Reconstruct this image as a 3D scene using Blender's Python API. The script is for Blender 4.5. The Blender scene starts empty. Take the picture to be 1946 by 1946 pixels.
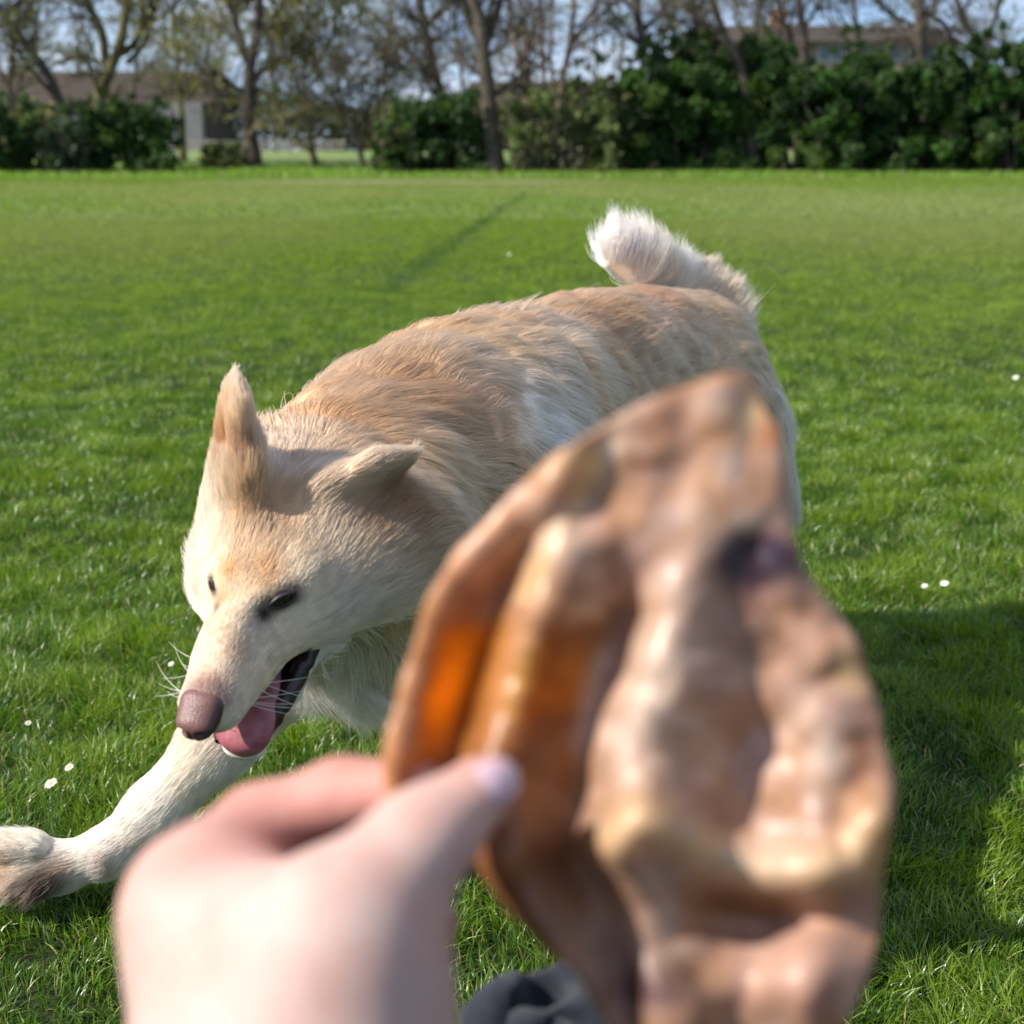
import bpy, math, random
import numpy as np
from mathutils import Vector, kdtree

random.seed(7)
rng = np.random.default_rng(7)
scene = bpy.context.scene
COL = scene.collection

# ------------------------------------------------------------------ camera, sky, sun, exposure
CAM_H = 0.75
PITCH = math.radians(13.6)
K = 24.0 / 35.0 / 1946.0
cam_data = bpy.data.cameras.new('camera')
cam_data.sensor_fit = 'HORIZONTAL'
cam_data.sensor_width = 24.0
cam_data.lens = 35.0
cam_data.clip_start = 0.02
cam_data.clip_end = 3000.0
cam_data.dof.use_dof = True
cam_data.dof.focus_distance = 1.40
cam_data.dof.aperture_fstop = 5.2
cam = bpy.data.objects.new('camera', cam_data)
COL.objects.link(cam)
cam.location = (0, 0, CAM_H)
cam.rotation_euler = (math.radians(90) - PITCH, 0, 0)
scene.camera = cam

SUN_AZ = math.radians(-18)          # sun stands to the left, slightly on the camera's side
SUN_EL = math.radians(40)
to_sun = Vector((-math.cos(SUN_AZ) * math.cos(SUN_EL), math.sin(SUN_AZ) * math.cos(SUN_EL), math.sin(SUN_EL)))
world = bpy.data.worlds.new('World')
scene.world = world
world.use_nodes = True
wn = world.node_tree
for n in list(wn.nodes):
    wn.nodes.remove(n)
sky = wn.nodes.new('ShaderNodeTexSky')
sky.sky_type = 'NISHITA'
sky.sun_disc = False
sky.sun_elevation = SUN_EL
sky.sun_rotation = math.atan2(to_sun.x, to_sun.y)
sky.air_density = 1.0
sky.dust_density = 0.25
sky.ozone_density = 2.0
bg = wn.nodes.new('ShaderNodeBackground')
bg.inputs['Strength'].default_value = 0.115
wo = wn.nodes.new('ShaderNodeOutputWorld')
wtc = wn.nodes.new('ShaderNodeTexCoord')
wadd = wn.nodes.new('ShaderNodeVectorMath'); wadd.operation = 'ADD'; wadd.inputs[1].default_value = (0, 0, 0.16)
wnm = wn.nodes.new('ShaderNodeVectorMath'); wnm.operation = 'NORMALIZE'
wn.links.new(wtc.outputs['Generated'], wadd.inputs[0]); wn.links.new(wadd.outputs[0], wnm.inputs[0]); wn.links.new(wnm.outputs[0], sky.inputs['Vector'])
wmp = wn.nodes.new('ShaderNodeMapping'); wmp.inputs['Scale'].default_value = (1, 1, 3.5)
wns = wn.nodes.new('ShaderNodeTexNoise'); wns.inputs['Scale'].default_value = 5; wns.inputs['Detail'].default_value = 6
wrm = wn.nodes.new('ShaderNodeMapRange'); wrm.inputs['From Min'].default_value = .35; wrm.inputs['From Max'].default_value = .75; wrm.inputs['To Max'].default_value = .75
wmx = wn.nodes.new('ShaderNodeMixRGB'); wmx.inputs[2].default_value = (6.0, 6.4, 7.0, 1)
wn.links.new(wtc.outputs['Generated'], wmp.inputs[0]); wn.links.new(wmp.outputs[0], wns.inputs['Vector']); wn.links.new(wns.outputs[0], wrm.inputs[0])
wn.links.new(wrm.outputs[0], wmx.inputs[0]); wn.links.new(sky.outputs[0], wmx.inputs[1]); wn.links.new(wmx.outputs[0], bg.inputs[0])
wn.links.new(bg.outputs[0], wo.inputs[0])

sun_data = bpy.data.lights.new('sun', 'SUN')
sun_data.energy = 5.0
sun_data.angle = math.radians(0.53)
sun_data.color = (1.0, 0.94, 0.85)
sun = bpy.data.objects.new('sun', sun_data)
COL.objects.link(sun)
sun.rotation_euler = to_sun.to_track_quat('Z', 'Y').to_euler()
sun.location = (-10, -3, 12)

vs = scene.view_settings
vs.view_transform = 'Standard'
vs.look = 'None'
vs.gamma = 1.0
vs.exposure = 0.65
vs.use_curve_mapping = False
scene.cycles.use_denoising = True
try:
    scene.cycles.denoiser = 'OPENIMAGEDENOISE'
except Exception:
    pass
scene.cycles.max_bounces = 8
scene.cycles.diffuse_bounces = 3
scene.cycles.glossy_bounces = 3
scene.cycles.transmission_bounces = 5
scene.cycles.transparent_max_bounces = 8
scene.cycles.sample_clamp_indirect = 6.0
scene.cycles_curves.shape = 'RIBBONS'
scene.cycles.caustics_reflective = False
scene.cycles.caustics_refractive = False

# ------------------------------------------------------------------ helpers
CAMP = np.array([0, 0, CAM_H])
FW = np.array([0, math.cos(PITCH), -math.sin(PITCH)])
RT = np.array([1.0, 0, 0])
UPV = np.array([0, math.sin(PITCH), math.cos(PITCH)])

def P(px, py, D):
    """a point read off the photograph with its own distance along the view axis"""
    return CAMP + D * (FW + (px - 973) * K * RT - (py - 973) * K * UPV)

def V(x, y, z):
    return x * RT - y * UPV + z * FW

def G(px, py, Y):
    """a point at ground distance Y seen at px,py"""
    ray = FW + (px - 973) * K * RT - (py - 973) * K * UPV
    t = Y / ray[1]
    return CAMP + t * ray

def unit(v):
    v = np.asarray(v, float)
    return v / (np.linalg.norm(v, axis=-1, keepdims=True) + 1e-12)

def hash3(ix, iy, iz, seed):
    h = (ix * 374761393 + iy * 668265263 + iz * 2147483647 + seed * 974634777) & 0xffffffff
    h = ((h ^ (h >> 13)) * 1274126177) & 0xffffffff
    h = ((h ^ (h >> 15)) * 2246822519) & 0xffffffff
    return ((h ^ (h >> 16)) & 0xffffff) / float(0xffffff)

def vnoise(p, scale, seed=0):
    """smooth value noise in 0..1 at points p (N,3)"""
    q = np.asarray(p, float) * scale + 1000.0
    i = np.floor(q).astype(np.int64)
    f = q - i
    f = f * f * (3 - 2 * f)
    r = 0
    for dx in (0, 1):
        for dy in (0, 1):
            for dz in (0, 1):
                w = (f[:, 0] if dx else 1 - f[:, 0]) * (f[:, 1] if dy else 1 - f[:, 1]) * (f[:, 2] if dz else 1 - f[:, 2])
                r = r + w * hash3(i[:, 0] + dx, i[:, 1] + dy, i[:, 2] + dz, seed)
    return r

def fbm(p, scale, seed=0, octv=3):
    a, s, t = 0.0, 1.0, 0.0
    for o in range(octv):
        a = a + s * vnoise(p, scale * 2 ** o, seed + o * 17)
        t += s
        s *= 0.5
    return a / t

def build(name, verts, faces, mat, parent=None, smooth=True, colors=None, loc=None):
    """faces: list of int arrays (n,3) or (n,4); one mesh object"""
    verts = np.asarray(verts, np.float32)
    if loc is not None:
        verts = verts - np.asarray(loc, np.float32)
    faces = [np.asarray(f, np.int32) for f in faces if len(f)]
    me = bpy.data.meshes.new(name)
    me.vertices.add(len(verts))
    me.vertices.foreach_set('co', verts.ravel())
    nl = sum(f.size for f in faces)
    npoly = sum(len(f) for f in faces)
    me.loops.add(nl)
    me.polygons.add(npoly)
    me.loops.foreach_set('vertex_index', np.concatenate([f.ravel() for f in faces]))
    tot = np.concatenate([np.full(len(f), f.shape[1], np.int32) for f in faces])
    start = np.concatenate([[0], np.cumsum(tot)[:-1]]).astype(np.int32)
    me.polygons.foreach_set('loop_start', start)
    me.polygons.foreach_set('use_smooth', np.full(npoly, smooth, bool))
    me.update(calc_edges=True)
    if colors is not None:
        at = me.color_attributes.new('tint', 'FLOAT_COLOR', 'POINT')
        c = np.ones((len(verts), 4), np.float32)
        c[:, :3] = colors
        at.data.foreach_set('color', c.ravel())
    if mat is not None:
        me.materials.append(mat)
    o = bpy.data.objects.new(name, me)
    COL.objects.link(o)
    if loc is not None:
        o.location = [float(v) for v in loc]
    if parent is not None:
        o.parent = parent
    return o

def tag(o, label=None, cat=None, group=None, kind=None):
    if label: o['label'] = label
    if cat: o['category'] = cat
    if group: o['group'] = group
    if kind: o['kind'] = kind
    return o

def empty(name, loc=(0, 0, 0)):
    o = bpy.data.objects.new(name, None)
    o.empty_display_size = 0.1
    COL.objects.link(o)
    o.location = [float(v) for v in loc]
    return o

class Mat:
    def __init__(s, name):
        s.m = bpy.data.materials.new(name)
        s.m.use_nodes = True
        s.t = s.m.node_tree
        s.b = s.t.nodes['Principled BSDF']
        s.out = s.t.nodes['Material Output']
    def n(s, kind, **kw):
        nd = s.t.nodes.new(kind)
        for k, v in kw.items():
            setattr(nd, k, v)
        return nd
    def l(s, a, b):
        s.t.links.new(a, b)
    def ramp(s, fac, stops):
        r = s.n('ShaderNodeValToRGB')
        els = r.color_ramp.elements
        while len(els) < len(stops):
            els.new(0.5)
        for e, (p, c) in zip(els, stops):
            e.position = p
            e.color = (*c, 1) if len(c) == 3 else c
        s.l(fac, r.inputs[0])
        return r.outputs[0]
    def noise(s, scale, detail=4, vec=None, rough=0.55, dist=0.0):
        n = s.n('ShaderNodeTexNoise')
        n.inputs['Scale'].default_value = scale
        n.inputs['Detail'].default_value = detail
        n.inputs['Roughness'].default_value = rough
        n.inputs['Distortion'].default_value = dist
        if vec is not None:
            s.l(vec, n.inputs['Vector'])
        return n.outputs[0]
    def bump(s, h, strength, dist):
        b = s.n('ShaderNodeBump')
        b.inputs['Strength'].default_value = strength
        b.inputs['Distance'].default_value = dist
        s.l(h, b.inputs['Height'])
        s.l(b.outputs[0], s.b.inputs['Normal'])
    def set(s, **kw):
        for k, v in kw.items():
            s.b.inputs[k.replace('_', ' ')].default_value = v
        return s

def noisy_mat(name, c1, c2, scale=5, rough=0.8, bump=0.3, bdist=0.02, detail=5, c3=None, obj=True):
    m = Mat(name)
    tc = m.n('ShaderNodeTexCoord')
    vec = tc.outputs['Object'] if obj else tc.outputs['Generated']
    f = m.noise(scale, detail, vec)
    stops = [(0.3, c1), (0.7, c2)] if c3 is None else [(0.28, c1), (0.5, c2), (0.72, c3)]
    m.l(m.ramp(f, stops), m.b.inputs['Base Color'])
    m.set(Roughness=rough)
    if bump:
        m.bump(m.noise(scale * 4, 4, vec), bump, bdist)
    return m.m

def leaf_mat(name, trans=0.35, rough=0.5, spec=0.4):
    """foliage / grass tinted by the mesh's own colour attribute, with light passing through"""
    m = Mat(name)
    a = m.n('ShaderNodeAttribute', attribute_name='tint')
    m.l(a.outputs['Color'], m.b.inputs['Base Color'])
    m.set(Roughness=rough)
    m.b.inputs['Specular IOR Level'].default_value = spec
    tr = m.n('ShaderNodeBsdfTranslucent')
    hs = m.n('ShaderNodeMixRGB', blend_type='MULTIPLY')
    hs.inputs[0].default_value = 1.0
    hs.inputs[2].default_value = (1.3, 1.45, 0.5, 1)
    m.l(a.outputs['Color'], hs.inputs[1])
    m.l(hs.outputs[0], tr.inputs[0])
    mx = m.n('ShaderNodeMixShader')
    mx.inputs[0].default_value = trans
    m.l(m.b.outputs[0], mx.inputs[1])
    m.l(tr.outputs[0], mx.inputs[2])
    m.l(mx.outputs[0], m.out.inputs[0])
    return m.m

# ---- signed distance modelling: tapered capsules / ellipsoids blended into one continuous skin
class Cone:
    def __init__(s, a, b, ra, rb, k=0.02, flat=None, fs=1.0, **at):
        s.a, s.b, s.ra, s.rb, s.k = np.asarray(a, float), np.asarray(b, float), ra, rb, k
        s.flat = None if flat is None else unit(flat)
        s.fs = fs            # how much thinner along the flat axis
        s.at = at
    def d(s, p):
        pa = p - s.a
        ba = s.b - s.a
        if s.flat is not None:
            pa = pa + (s.fs - 1) * (pa @ s.flat)[..., None] * s.flat
            ba = ba + (s.fs - 1) * (ba @ s.flat) * s.flat
        h = np.clip((pa @ ba) / (ba @ ba + 1e-12), 0, 1)
        d = np.sqrt(((pa - h[..., None] * ba) ** 2).sum(-1)) - (s.ra + (s.rb - s.ra) * h)
        return d / (s.fs if s.flat is not None and s.fs > 1 else 1.0) if s.flat is not None else d
    def box(s, m):
        r = max(s.ra, s.rb) + m
        return np.minimum(s.a, s.b) - r, np.maximum(s.a, s.b) + r

class Ell:
    def __init__(s, c, ax, rad, k=0.02, **at):
        s.c, s.ax, s.rad, s.k, s.at = np.asarray(c, float), np.array([unit(a) for a in ax]), np.array(rad, float), k, at
    def d(s, p):
        q = (p - s.c) @ s.ax.T
        k0 = np.sqrt(((q / s.rad) ** 2).sum(-1))
        k1 = np.sqrt(((q / s.rad ** 2) ** 2).sum(-1)) + 1e-9
        return k0 * (k0 - 1) / k1
    def box(s, m):
        r = s.rad.max() + m
        return s.c - r, s.c + r

def sdf_mesh(prims, cuts, h, noise=None):
    los = np.min([p.box(0)[0] for p in prims], axis=0) - 3 * h
    his = np.max([p.box(0)[1] for p in prims], axis=0) + 3 * h
    n = np.ceil((his - los) / h).astype(int) + 1
    g = np.full(n, 0.25, np.float32)
    def block(pr, m):
        lo, hi = pr.box(m)
        i0 = np.clip(np.floor((lo - los) / h).astype(int), 0, n)
        i1 = np.clip(np.ceil((hi - los) / h).astype(int) + 1, 0, n)
        sl = tuple(slice(a, b) for a, b in zip(i0, i1))
        ax = [los[d] + h * np.arange(i0[d], i1[d]) for d in range(3)]
        return sl, np.stack(np.meshgrid(*ax, indexing='ij'), -1)
    for pr in prims:
        sl, X = block(pr, pr.k + 4 * h)
        if 0 in X.shape: continue
        d = pr.d(X)
        e = g[sl]
        hh = np.maximum(pr.k - np.abs(e - d), 0) / pr.k
        g[sl] = np.minimum(e, d) - hh * hh * pr.k * 0.25
    for pr in cuts:
        sl, X = block(pr, pr.k + 4 * h)
        if 0 in X.shape: continue
        d = -pr.d(X)
        e = g[sl]
        hh = np.maximum(pr.k - np.abs(e - d), 0) / pr.k
        g[sl] = np.maximum(e, d) + hh * hh * pr.k * 0.25
    s = g < 0
    c = s[:-1, :-1, :-1]
    allin, anyin = c.copy(), c.copy()
    for dx in (0, 1):
        for dy in (0, 1):
            for dz in (0, 1):
                t = s[dx:n[0] - 1 + dx, dy:n[1] - 1 + dy, dz:n[2] - 1 + dz]
                allin &= t
                anyin |= t
    cell = np.argwhere(anyin & ~allin)
    idx = np.full(n - 1, -1, np.int64)
    idx[tuple(cell.T)] = np.arange(len(cell))
    acc = np.zeros((len(cell), 3)); cnt = np.zeros(len(cell))
    corners = [(0, 0, 0), (1, 0, 0), (0, 1, 0), (1, 1, 0), (0, 0, 1), (1, 0, 1), (0, 1, 1), (1, 1, 1)]
    for a in range(8):
        for ax in range(3):
            if corners[a][ax] == 0:
                ca = np.array(corners[a]); cb = ca.copy(); cb[ax] = 1
                va = g[tuple((cell + ca).T)]; vb = g[tuple((cell + cb).T)]
                m = (va < 0) != (vb < 0)
                t = np.where(m, va / np.where(m, va - vb, 1), 0)
                pos = ca + t[:, None] * (cb - ca)
                acc[m] += pos[m]; cnt[m] += 1
    verts = los + h * (cell + acc / cnt[:, None])
    quads = []
    for ax in range(3):
        o1, o2 = (ax + 1) % 3, (ax + 2) % 3
        sl0 = [slice(1, -1)] * 3; sl1 = [slice(1, -1)] * 3
        sl0[ax] = slice(0, n[ax] - 1); sl1[ax] = slice(1, n[ax])
        A, B = s[tuple(sl0)], s[tuple(sl1)]
        e = np.argwhere(A != B)
        off = np.array([1, 1, 1]); off[ax] = 0
        inside = A[tuple(e.T)]
        e = e + off
        def cl(a, b):
            q = e.copy(); q[:, o1] -= a; q[:, o2] -= b
            return idx[tuple(q.T)]
        q = np.stack([cl(1, 1), cl(0, 1), cl(0, 0), cl(1, 0)], 1)
        q[~inside] = q[~inside][:, ::-1]
        quads.append(q)
    q = np.concatenate(quads)
    q = q[(q >= 0).all(1)]
    # two rounds of light smoothing
    for _ in range(2):
        sm = np.zeros_like(verts); ct = np.zeros(len(verts))
        for i in range(4):
            a, b = q[:, i], q[:, (i + 1) % 4]
            np.add.at(sm, a, verts[b]); np.add.at(ct, a, 1)
            np.add.at(sm, b, verts[a]); np.add.at(ct, b, 1)
        verts = verts * 0.5 + 0.5 * sm / np.maximum(ct, 1)[:, None]
    return verts, q

def vnormals(verts, q):
    a = verts[q[:, 2]] - verts[q[:, 0]]
    b = verts[q[:, 3]] - verts[q[:, 1]]
    fn = np.cross(a, b)
    vn = np.zeros_like(verts)
    for i in range(4):
        np.add.at(vn, q[:, i], fn)
    return unit(vn)

def tube(pts, rad, sides=6, close=True):
    """tapered tube along a polyline -> verts, quads"""
    pts = np.asarray(pts, float); rad = np.asarray(rad, float)
    n = len(pts)
    t = unit(np.gradient(pts, axis=0))
    ref = np.where(np.abs(t[:, [2]]) > 0.9, np.array([[1.0, 0, 0]]), np.array([[0, 0, 1.0]]))
    ref = np.repeat(ref[:1], n, 0)
    s = unit(np.cross(t, ref)); u = np.cross(t, s)
    ang = np.linspace(0, 2 * np.pi, sides, endpoint=False)
    v = pts[:, None] + rad[:, None, None] * (np.cos(ang)[None, :, None] * s[:, None] + np.sin(ang)[None, :, None] * u[:, None])
    i = np.arange(n - 1)[:, None] * sides; j = np.arange(sides)[None]
    j2 = (j + 1) % sides
    f = np.stack([i + j, i + sides + j, i + sides + j2, i + j2], -1).reshape(-1, 4)
    return v.reshape(-1, 3), f

class MB:
    def __init__(s):
        s.v, s.q, s.t, s.c, s.n = [], [], [], [], 0
    def add(s, v, f, col=None):
        f = np.asarray(f) + s.n
        v = np.asarray(v, float)
        (s.q if f.shape[1] == 4 else s.t).append(f)
        s.v.append(v)
        s.c.append(np.tile(np.asarray(col if col is not None else (1, 1, 1), float), (len(v), 1)) if col is None or np.ndim(col) == 1 else col)
        s.n += len(v)
    def tube(s, pts, rad, sides=6, col=None):
        v, f = tube(pts, rad, sides); s.add(v, f, col)
    def box(s, lo, hi, col=None, rot=None, o=(0, 0, 0)):
        lo, hi = np.array(lo, float), np.array(hi, float)
        v = np.array([[(lo, hi)[i][0], (lo, hi)[j][1], (lo, hi)[k][2]] for i in (0, 1) for j in (0, 1) for k in (0, 1)])
        if rot is not None:
            c, sn = math.cos(rot), math.sin(rot)
            v = np.stack([v[:, 0] * c - v[:, 1] * sn, v[:, 0] * sn + v[:, 1] * c, v[:, 2]], 1)
        v = v + np.array(o)
        s.add(v, [[0, 1, 3, 2], [4, 6, 7, 5], [0, 4, 5, 1], [2, 3, 7, 6], [0, 2, 6, 4], [1, 5, 7, 3]], col)
    def build(s, name, mat, parent=None, smooth=False, loc=None, colors=True):
        fs = []
        if s.q: fs.append(np.concatenate(s.q))
        if s.t: fs.append(np.concatenate(s.t))
        return build(name, np.concatenate(s.v), fs, mat, parent, smooth, np.concatenate(s.c) if colors else None, loc)

def child_of(o, root):
    """parent without moving: geometry is in world space, the root Empty stands at the thing's base"""
    o.parent = root
    o.matrix_parent_inverse = root.matrix_basis.inverted()
    return o

# ------------------------------------------------------------------ ground
def ground_z(x, y):
    x = np.asarray(x, float); y = np.asarray(y, float)
    return np.clip((y - 43.0) * 0.025, 0, 0.75) + 0.0 * x

def patch_tone(xy):
    """large patches of drier and lusher turf, 0..1"""
    p = np.column_stack([xy, np.zeros(len(xy))])
    return fbm(p * np.array([1, 0.45, 1]), 0.22, 5, 3)

gm = Mat('turf_soil')
tc = gm.n('ShaderNodeTexCoord')
mp = gm.n('ShaderNodeMapping'); mp.inputs['Scale'].default_value = (1, 0.45, 1)
gm.l(tc.outputs['Object'], mp.inputs[0])
big = gm.noise(0.22, 4, mp.outputs[0])
fine = gm.noise(9.0, 6, tc.outputs['Object'], 0.7)
micro = gm.noise(70.0, 3, tc.outputs['Object'], 0.7)
cbig = gm.ramp(big, [(0.35, (0.13, 0.20, 0.06)), (0.65, (0.20, 0.24, 0.095))])
cfine = gm.ramp(fine, [(0.3, (0.55, 0.6, 0.5)), (0.7, (1.25, 1.25, 1.2))])
mul = gm.n('ShaderNodeMixRGB', blend_type='MULTIPLY'); mul.inputs[0].default_value = 1
gm.l(cbig, mul.inputs[1]); gm.l(cfine, mul.inputs[2])
# near the camera the sheet is the soil and thatch between the blades
sep = gm.n('ShaderNodeSeparateXYZ'); gm.l(tc.outputs['Object'], sep.inputs[0])
mr = gm.n('ShaderNodeMapRange'); gm.l(sep.outputs['Y'], mr.inputs[0])
mr.inputs['From Min'].default_value = 5; mr.inputs['From Max'].default_value = 20
soil = gm.ramp(micro, [(0.35, (0.008, 0.014, 0.004)), (0.65, (0.03, 0.045, 0.012))])
mxs = gm.n('ShaderNodeMixRGB'); gm.l(mr.outputs[0], mxs.inputs[0]); gm.l(soil, mxs.inputs[1]); gm.l(mul.outputs[0], mxs.inputs[2])
gm.l(mxs.outputs[0], gm.b.inputs['Base Color'])
gm.set(Roughness=0.9)
gm.b.inputs['Specular IOR Level'].default_value = 0.15
gm.bump(fine, 0.6, 0.05)
xs = np.concatenate([-np.geomspace(900, 12, 22), np.linspace(-10, 10, 21), np.geomspace(12, 900, 22)])
ys = np.concatenate([np.linspace(-6, 42, 25), np.linspace(43, 80, 26), np.geomspace(90, 1500, 18)])
ys = np.concatenate([[-60, -20], ys])
gx, gy = np.meshgrid(xs, ys, indexing='ij')
gv = np.stack([gx, gy, ground_z(gx, gy)], -1).reshape(-1, 3)
nx, ny = len(xs), len(ys)
ii, jj = np.meshgrid(np.arange(nx - 1), np.arange(ny - 1), indexing='ij')
a0 = (ii * ny + jj).ravel()
gf = np.stack([a0, a0 + ny, a0 + ny + 1, a0 + 1], 1)
tag(build('ground', gv, [gf], gm.m), kind='structure')

pm = noisy_mat('path_gravel', (0.3, 0.27, 0.2), (0.42, 0.38, 0.3), 3, 0.9, 0)
px_ = np.linspace(-8.0, 2.6, 24)
wob = 0.12 * np.sin(px_ * 1.3) + 0.08 * np.sin(px_ * 3.1)
taper = np.clip(np.minimum(px_ + 8.0, 2.6 - px_) / 2.5, 0.15, 1)
pv = np.concatenate([np.stack([px_, 37.0 + wob - 0.35 * taper, np.full(24, 0.012)], 1), np.stack([px_, 37.0 + wob + 0.45 * taper, np.full(24, 0.012)], 1)])
pf = np.array([[i, i + 1, i + 25, i + 24] for i in range(23)])
tag(build('path', pv, [pf], pm), kind='structure')

# ------------------------------------------------------------------ grass blades (one mass nobody could count)
def grass_band(r0, r1, dens, width, hgt, segs, half=0.5, seed=1):
    g = np.random.default_rng(seed)
    # wedge in front of the camera with generous margins
    area_w = lambda y: 0.95 + half * y
    n = int(dens * (r1 - r0) * (area_w(r0) + area_w(r1)))
    y = g.uniform(r0, r1, int(n * 1.4))
    wmax = area_w(r1)
    x = g.uniform(-wmax, wmax, len(y))
    keep = np.abs(x) < area_w(y)
    x, y = x[keep], y[keep]
    p3 = np.column_stack([x, y, np.zeros(len(x))])
    tuft = fbm(p3, 11.0, 3, 3)                     # tufts ~ 15 cm
    bald = vnoise(p3, 2.1, 9)
    keep = g.random(len(x)) < np.clip(0.45 + 1.4 * (tuft - 0.25), 0.3, 1)
    keep &= ~((y > 36.65) & (y < 37.45) & (x > -8) & (x < 2.6))
    x, y, p3, tuft, bald = x[keep], y[keep], p3[keep], tuft[keep], bald[keep]
    m = len(x)
    hh = hgt * (0.45 + 1.1 * tuft * (0.6 + 0.8 * g.random(m))) * (0.8 + 0.4 * bald)
    az = g.uniform(0, 2 * np.pi, m)
    # combed lean: neighbouring blades agree
    la = 2 * np.pi * 2 * vnoise(p3, 9.0, 21) + g.normal(0, 1.2, m)
    lean = np.clip(g.normal(0.7, 0.45, m), 0.05, 2.0)
    dirx, diry = np.cos(la), np.sin(la)
    wv = np.stack([np.cos(az), np.sin(az), np.zeros(m)], 1)
    w = width * (0.6 + 0.8 * g.random(m))
    k = segs + 1
    T = np.linspace(0, 1, k)
    base = np.column_stack([x, y, ground_z(x, y) - 0.002])
    V_, idx = [], []
    for i, t in enumerate(T):
        up = hh * (t - 0.25 * lean * t * t)
        out = hh * lean * t * t * 0.9
        c = base + np.stack([dirx * out, diry * out, np.maximum(up, 0.002 * (i > 0))], 1)
        if i < k - 1:
            ww = (w * (1 - 0.55 * t ** 1.5) * 0.5)[:, None] * wv
            V_ += [c - ww, c + ww]
        else:
            V_.append(c)
    nv = len(V_)
    verts = np.stack(V_, 1).reshape(-1, 3)
    b = np.arange(m)[:, None] * nv
    quads = [np.concatenate([b + 2 * i, b + 2 * i + 1, b + 2 * i + 3, b + 2 * i + 2], 1) for i in range(segs - 1)]
    tri = np.concatenate([b + 2 * (segs - 1), b + 2 * (segs - 1) + 1, b + nv - 1], 1)
    # colour
    pt = patch_tone(np.column_stack([x, y]))
    r = g.random(m)[:, None]
    lush = np.array([0.065, 0.150, 0.012]); lime = np.array([0.215, 0.305, 0.022]); dry = np.array([0.36, 0.33, 0.13]); deep = np.array([0.02, 0.075, 0.010])
    mixv = np.clip((tuft - 0.3) * 1.6 + (r[:, 0] - 0.5) * 0.8, 0, 1)[:, None]
    c = lush * (1 - mixv) + lime * mixv
    c = np.where(r < 0.14, deep, c)
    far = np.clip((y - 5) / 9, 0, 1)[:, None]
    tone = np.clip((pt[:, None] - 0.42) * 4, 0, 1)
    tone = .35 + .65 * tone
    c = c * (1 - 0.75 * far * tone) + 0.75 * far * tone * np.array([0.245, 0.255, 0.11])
    isdry = (g.random(m) < (0.035 + 0.06 * np.clip((0.5 - tuft) * 6, 0, 1)) * np.clip(1.2 - y / 8, .04, 1))[:, None]
    c = np.where(isdry, dry * (0.7 + 0.6 * r), c)
    # old worn pitch line running away from the camera: darker lush grass
    A = G(735, 545, 8.0)[:2] * 0; 
    la_, lb_ = LINE
    t = np.clip(((x - la_[0]) * (lb_[0] - la_[0]) + (y - la_[1]) * (lb_[1] - la_[1])) / ((lb_[0] - la_[0]) ** 2 + (lb_[1] - la_[1]) ** 2), 0, 1)
    dl = np.hypot(x - (la_[0] + t * (lb_[0] - la_[0])), y - (la_[1] + t * (lb_[1] - la_[1])))
    on = (np.exp(-(dl / 0.10) ** 2) * (0.55 + 0.45 * vnoise(p3, 1.2, 77)))[:, None]
    c = c * (1 - 0.75 * on) + 0.75 * on * np.array([0.012, 0.065, 0.03])
    # blades darker towards the foot, with a faint yellow tint there
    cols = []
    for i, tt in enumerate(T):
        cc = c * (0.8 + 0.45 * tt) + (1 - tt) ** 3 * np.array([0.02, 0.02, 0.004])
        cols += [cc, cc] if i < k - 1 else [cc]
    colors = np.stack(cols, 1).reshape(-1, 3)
    return verts, quads, tri, colors

def ground_hit(px, py):
    ray = FW + (px - 973) * K * RT - (py - 973) * K * UPV
    t = CAM_H / -ray[2]
    return (CAMP + t * ray)[:2]

LINE = (ground_hit(725, 560), ground_hit(1000, 368))
gV, gQ, gT, gC, off = [], [], [], [], 0
for (r0, r1, dens, width, hgt, segs, seed) in [
        (0.15, 1.0, 7000, 0.0026, 0.045, 3, 10),
        (1.0, 2.5, 70000, 0.0016, 0.030, 3, 11),
        (2.5, 4.6, 32000, 0.0021, 0.030, 2, 12),
        (4.6, 8.5, 13000, 0.0034, 0.030, 1, 13),
        (8.5, 17, 2800, 0.0075, 0.032, 1, 14),
        (17, 43, 330, 0.024, 0.034, 1, 15)]:
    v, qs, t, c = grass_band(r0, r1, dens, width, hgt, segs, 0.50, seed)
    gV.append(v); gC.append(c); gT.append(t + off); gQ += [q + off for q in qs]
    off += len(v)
gmat = leaf_mat('grass_blade', 0.40, 0.36, 0.75)
_t = gmat.node_tree; _g = _t.nodes.new('ShaderNodeNewGeometry'); _s = _t.nodes.new('ShaderNodeSeparateXYZ'); _t.links.new(_g.outputs['Position'], _s.inputs[0])
for _sock, _a, _b in (('Roughness', .36, .85), ('Specular IOR Level', .75, .05)):
    _m = _t.nodes.new('ShaderNodeMapRange'); _t.links.new(_s.outputs['Y'], _m.inputs[0])
    _m.inputs['From Min'].default_value = 4; _m.inputs['From Max'].default_value = 11; _m.inputs['To Min'].default_value = _a; _m.inputs['To Max'].default_value = _b
    _t.links.new(_m.outputs[0], _t.nodes['Principled BSDF'].inputs[_sock])
tag(build("grass", np.concatenate(gV), [np.concatenate(gQ), np.concatenate(gT)], gmat, None, True, np.concatenate(gC)), kind='stuff')
del gV, gQ, gT, gC



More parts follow.
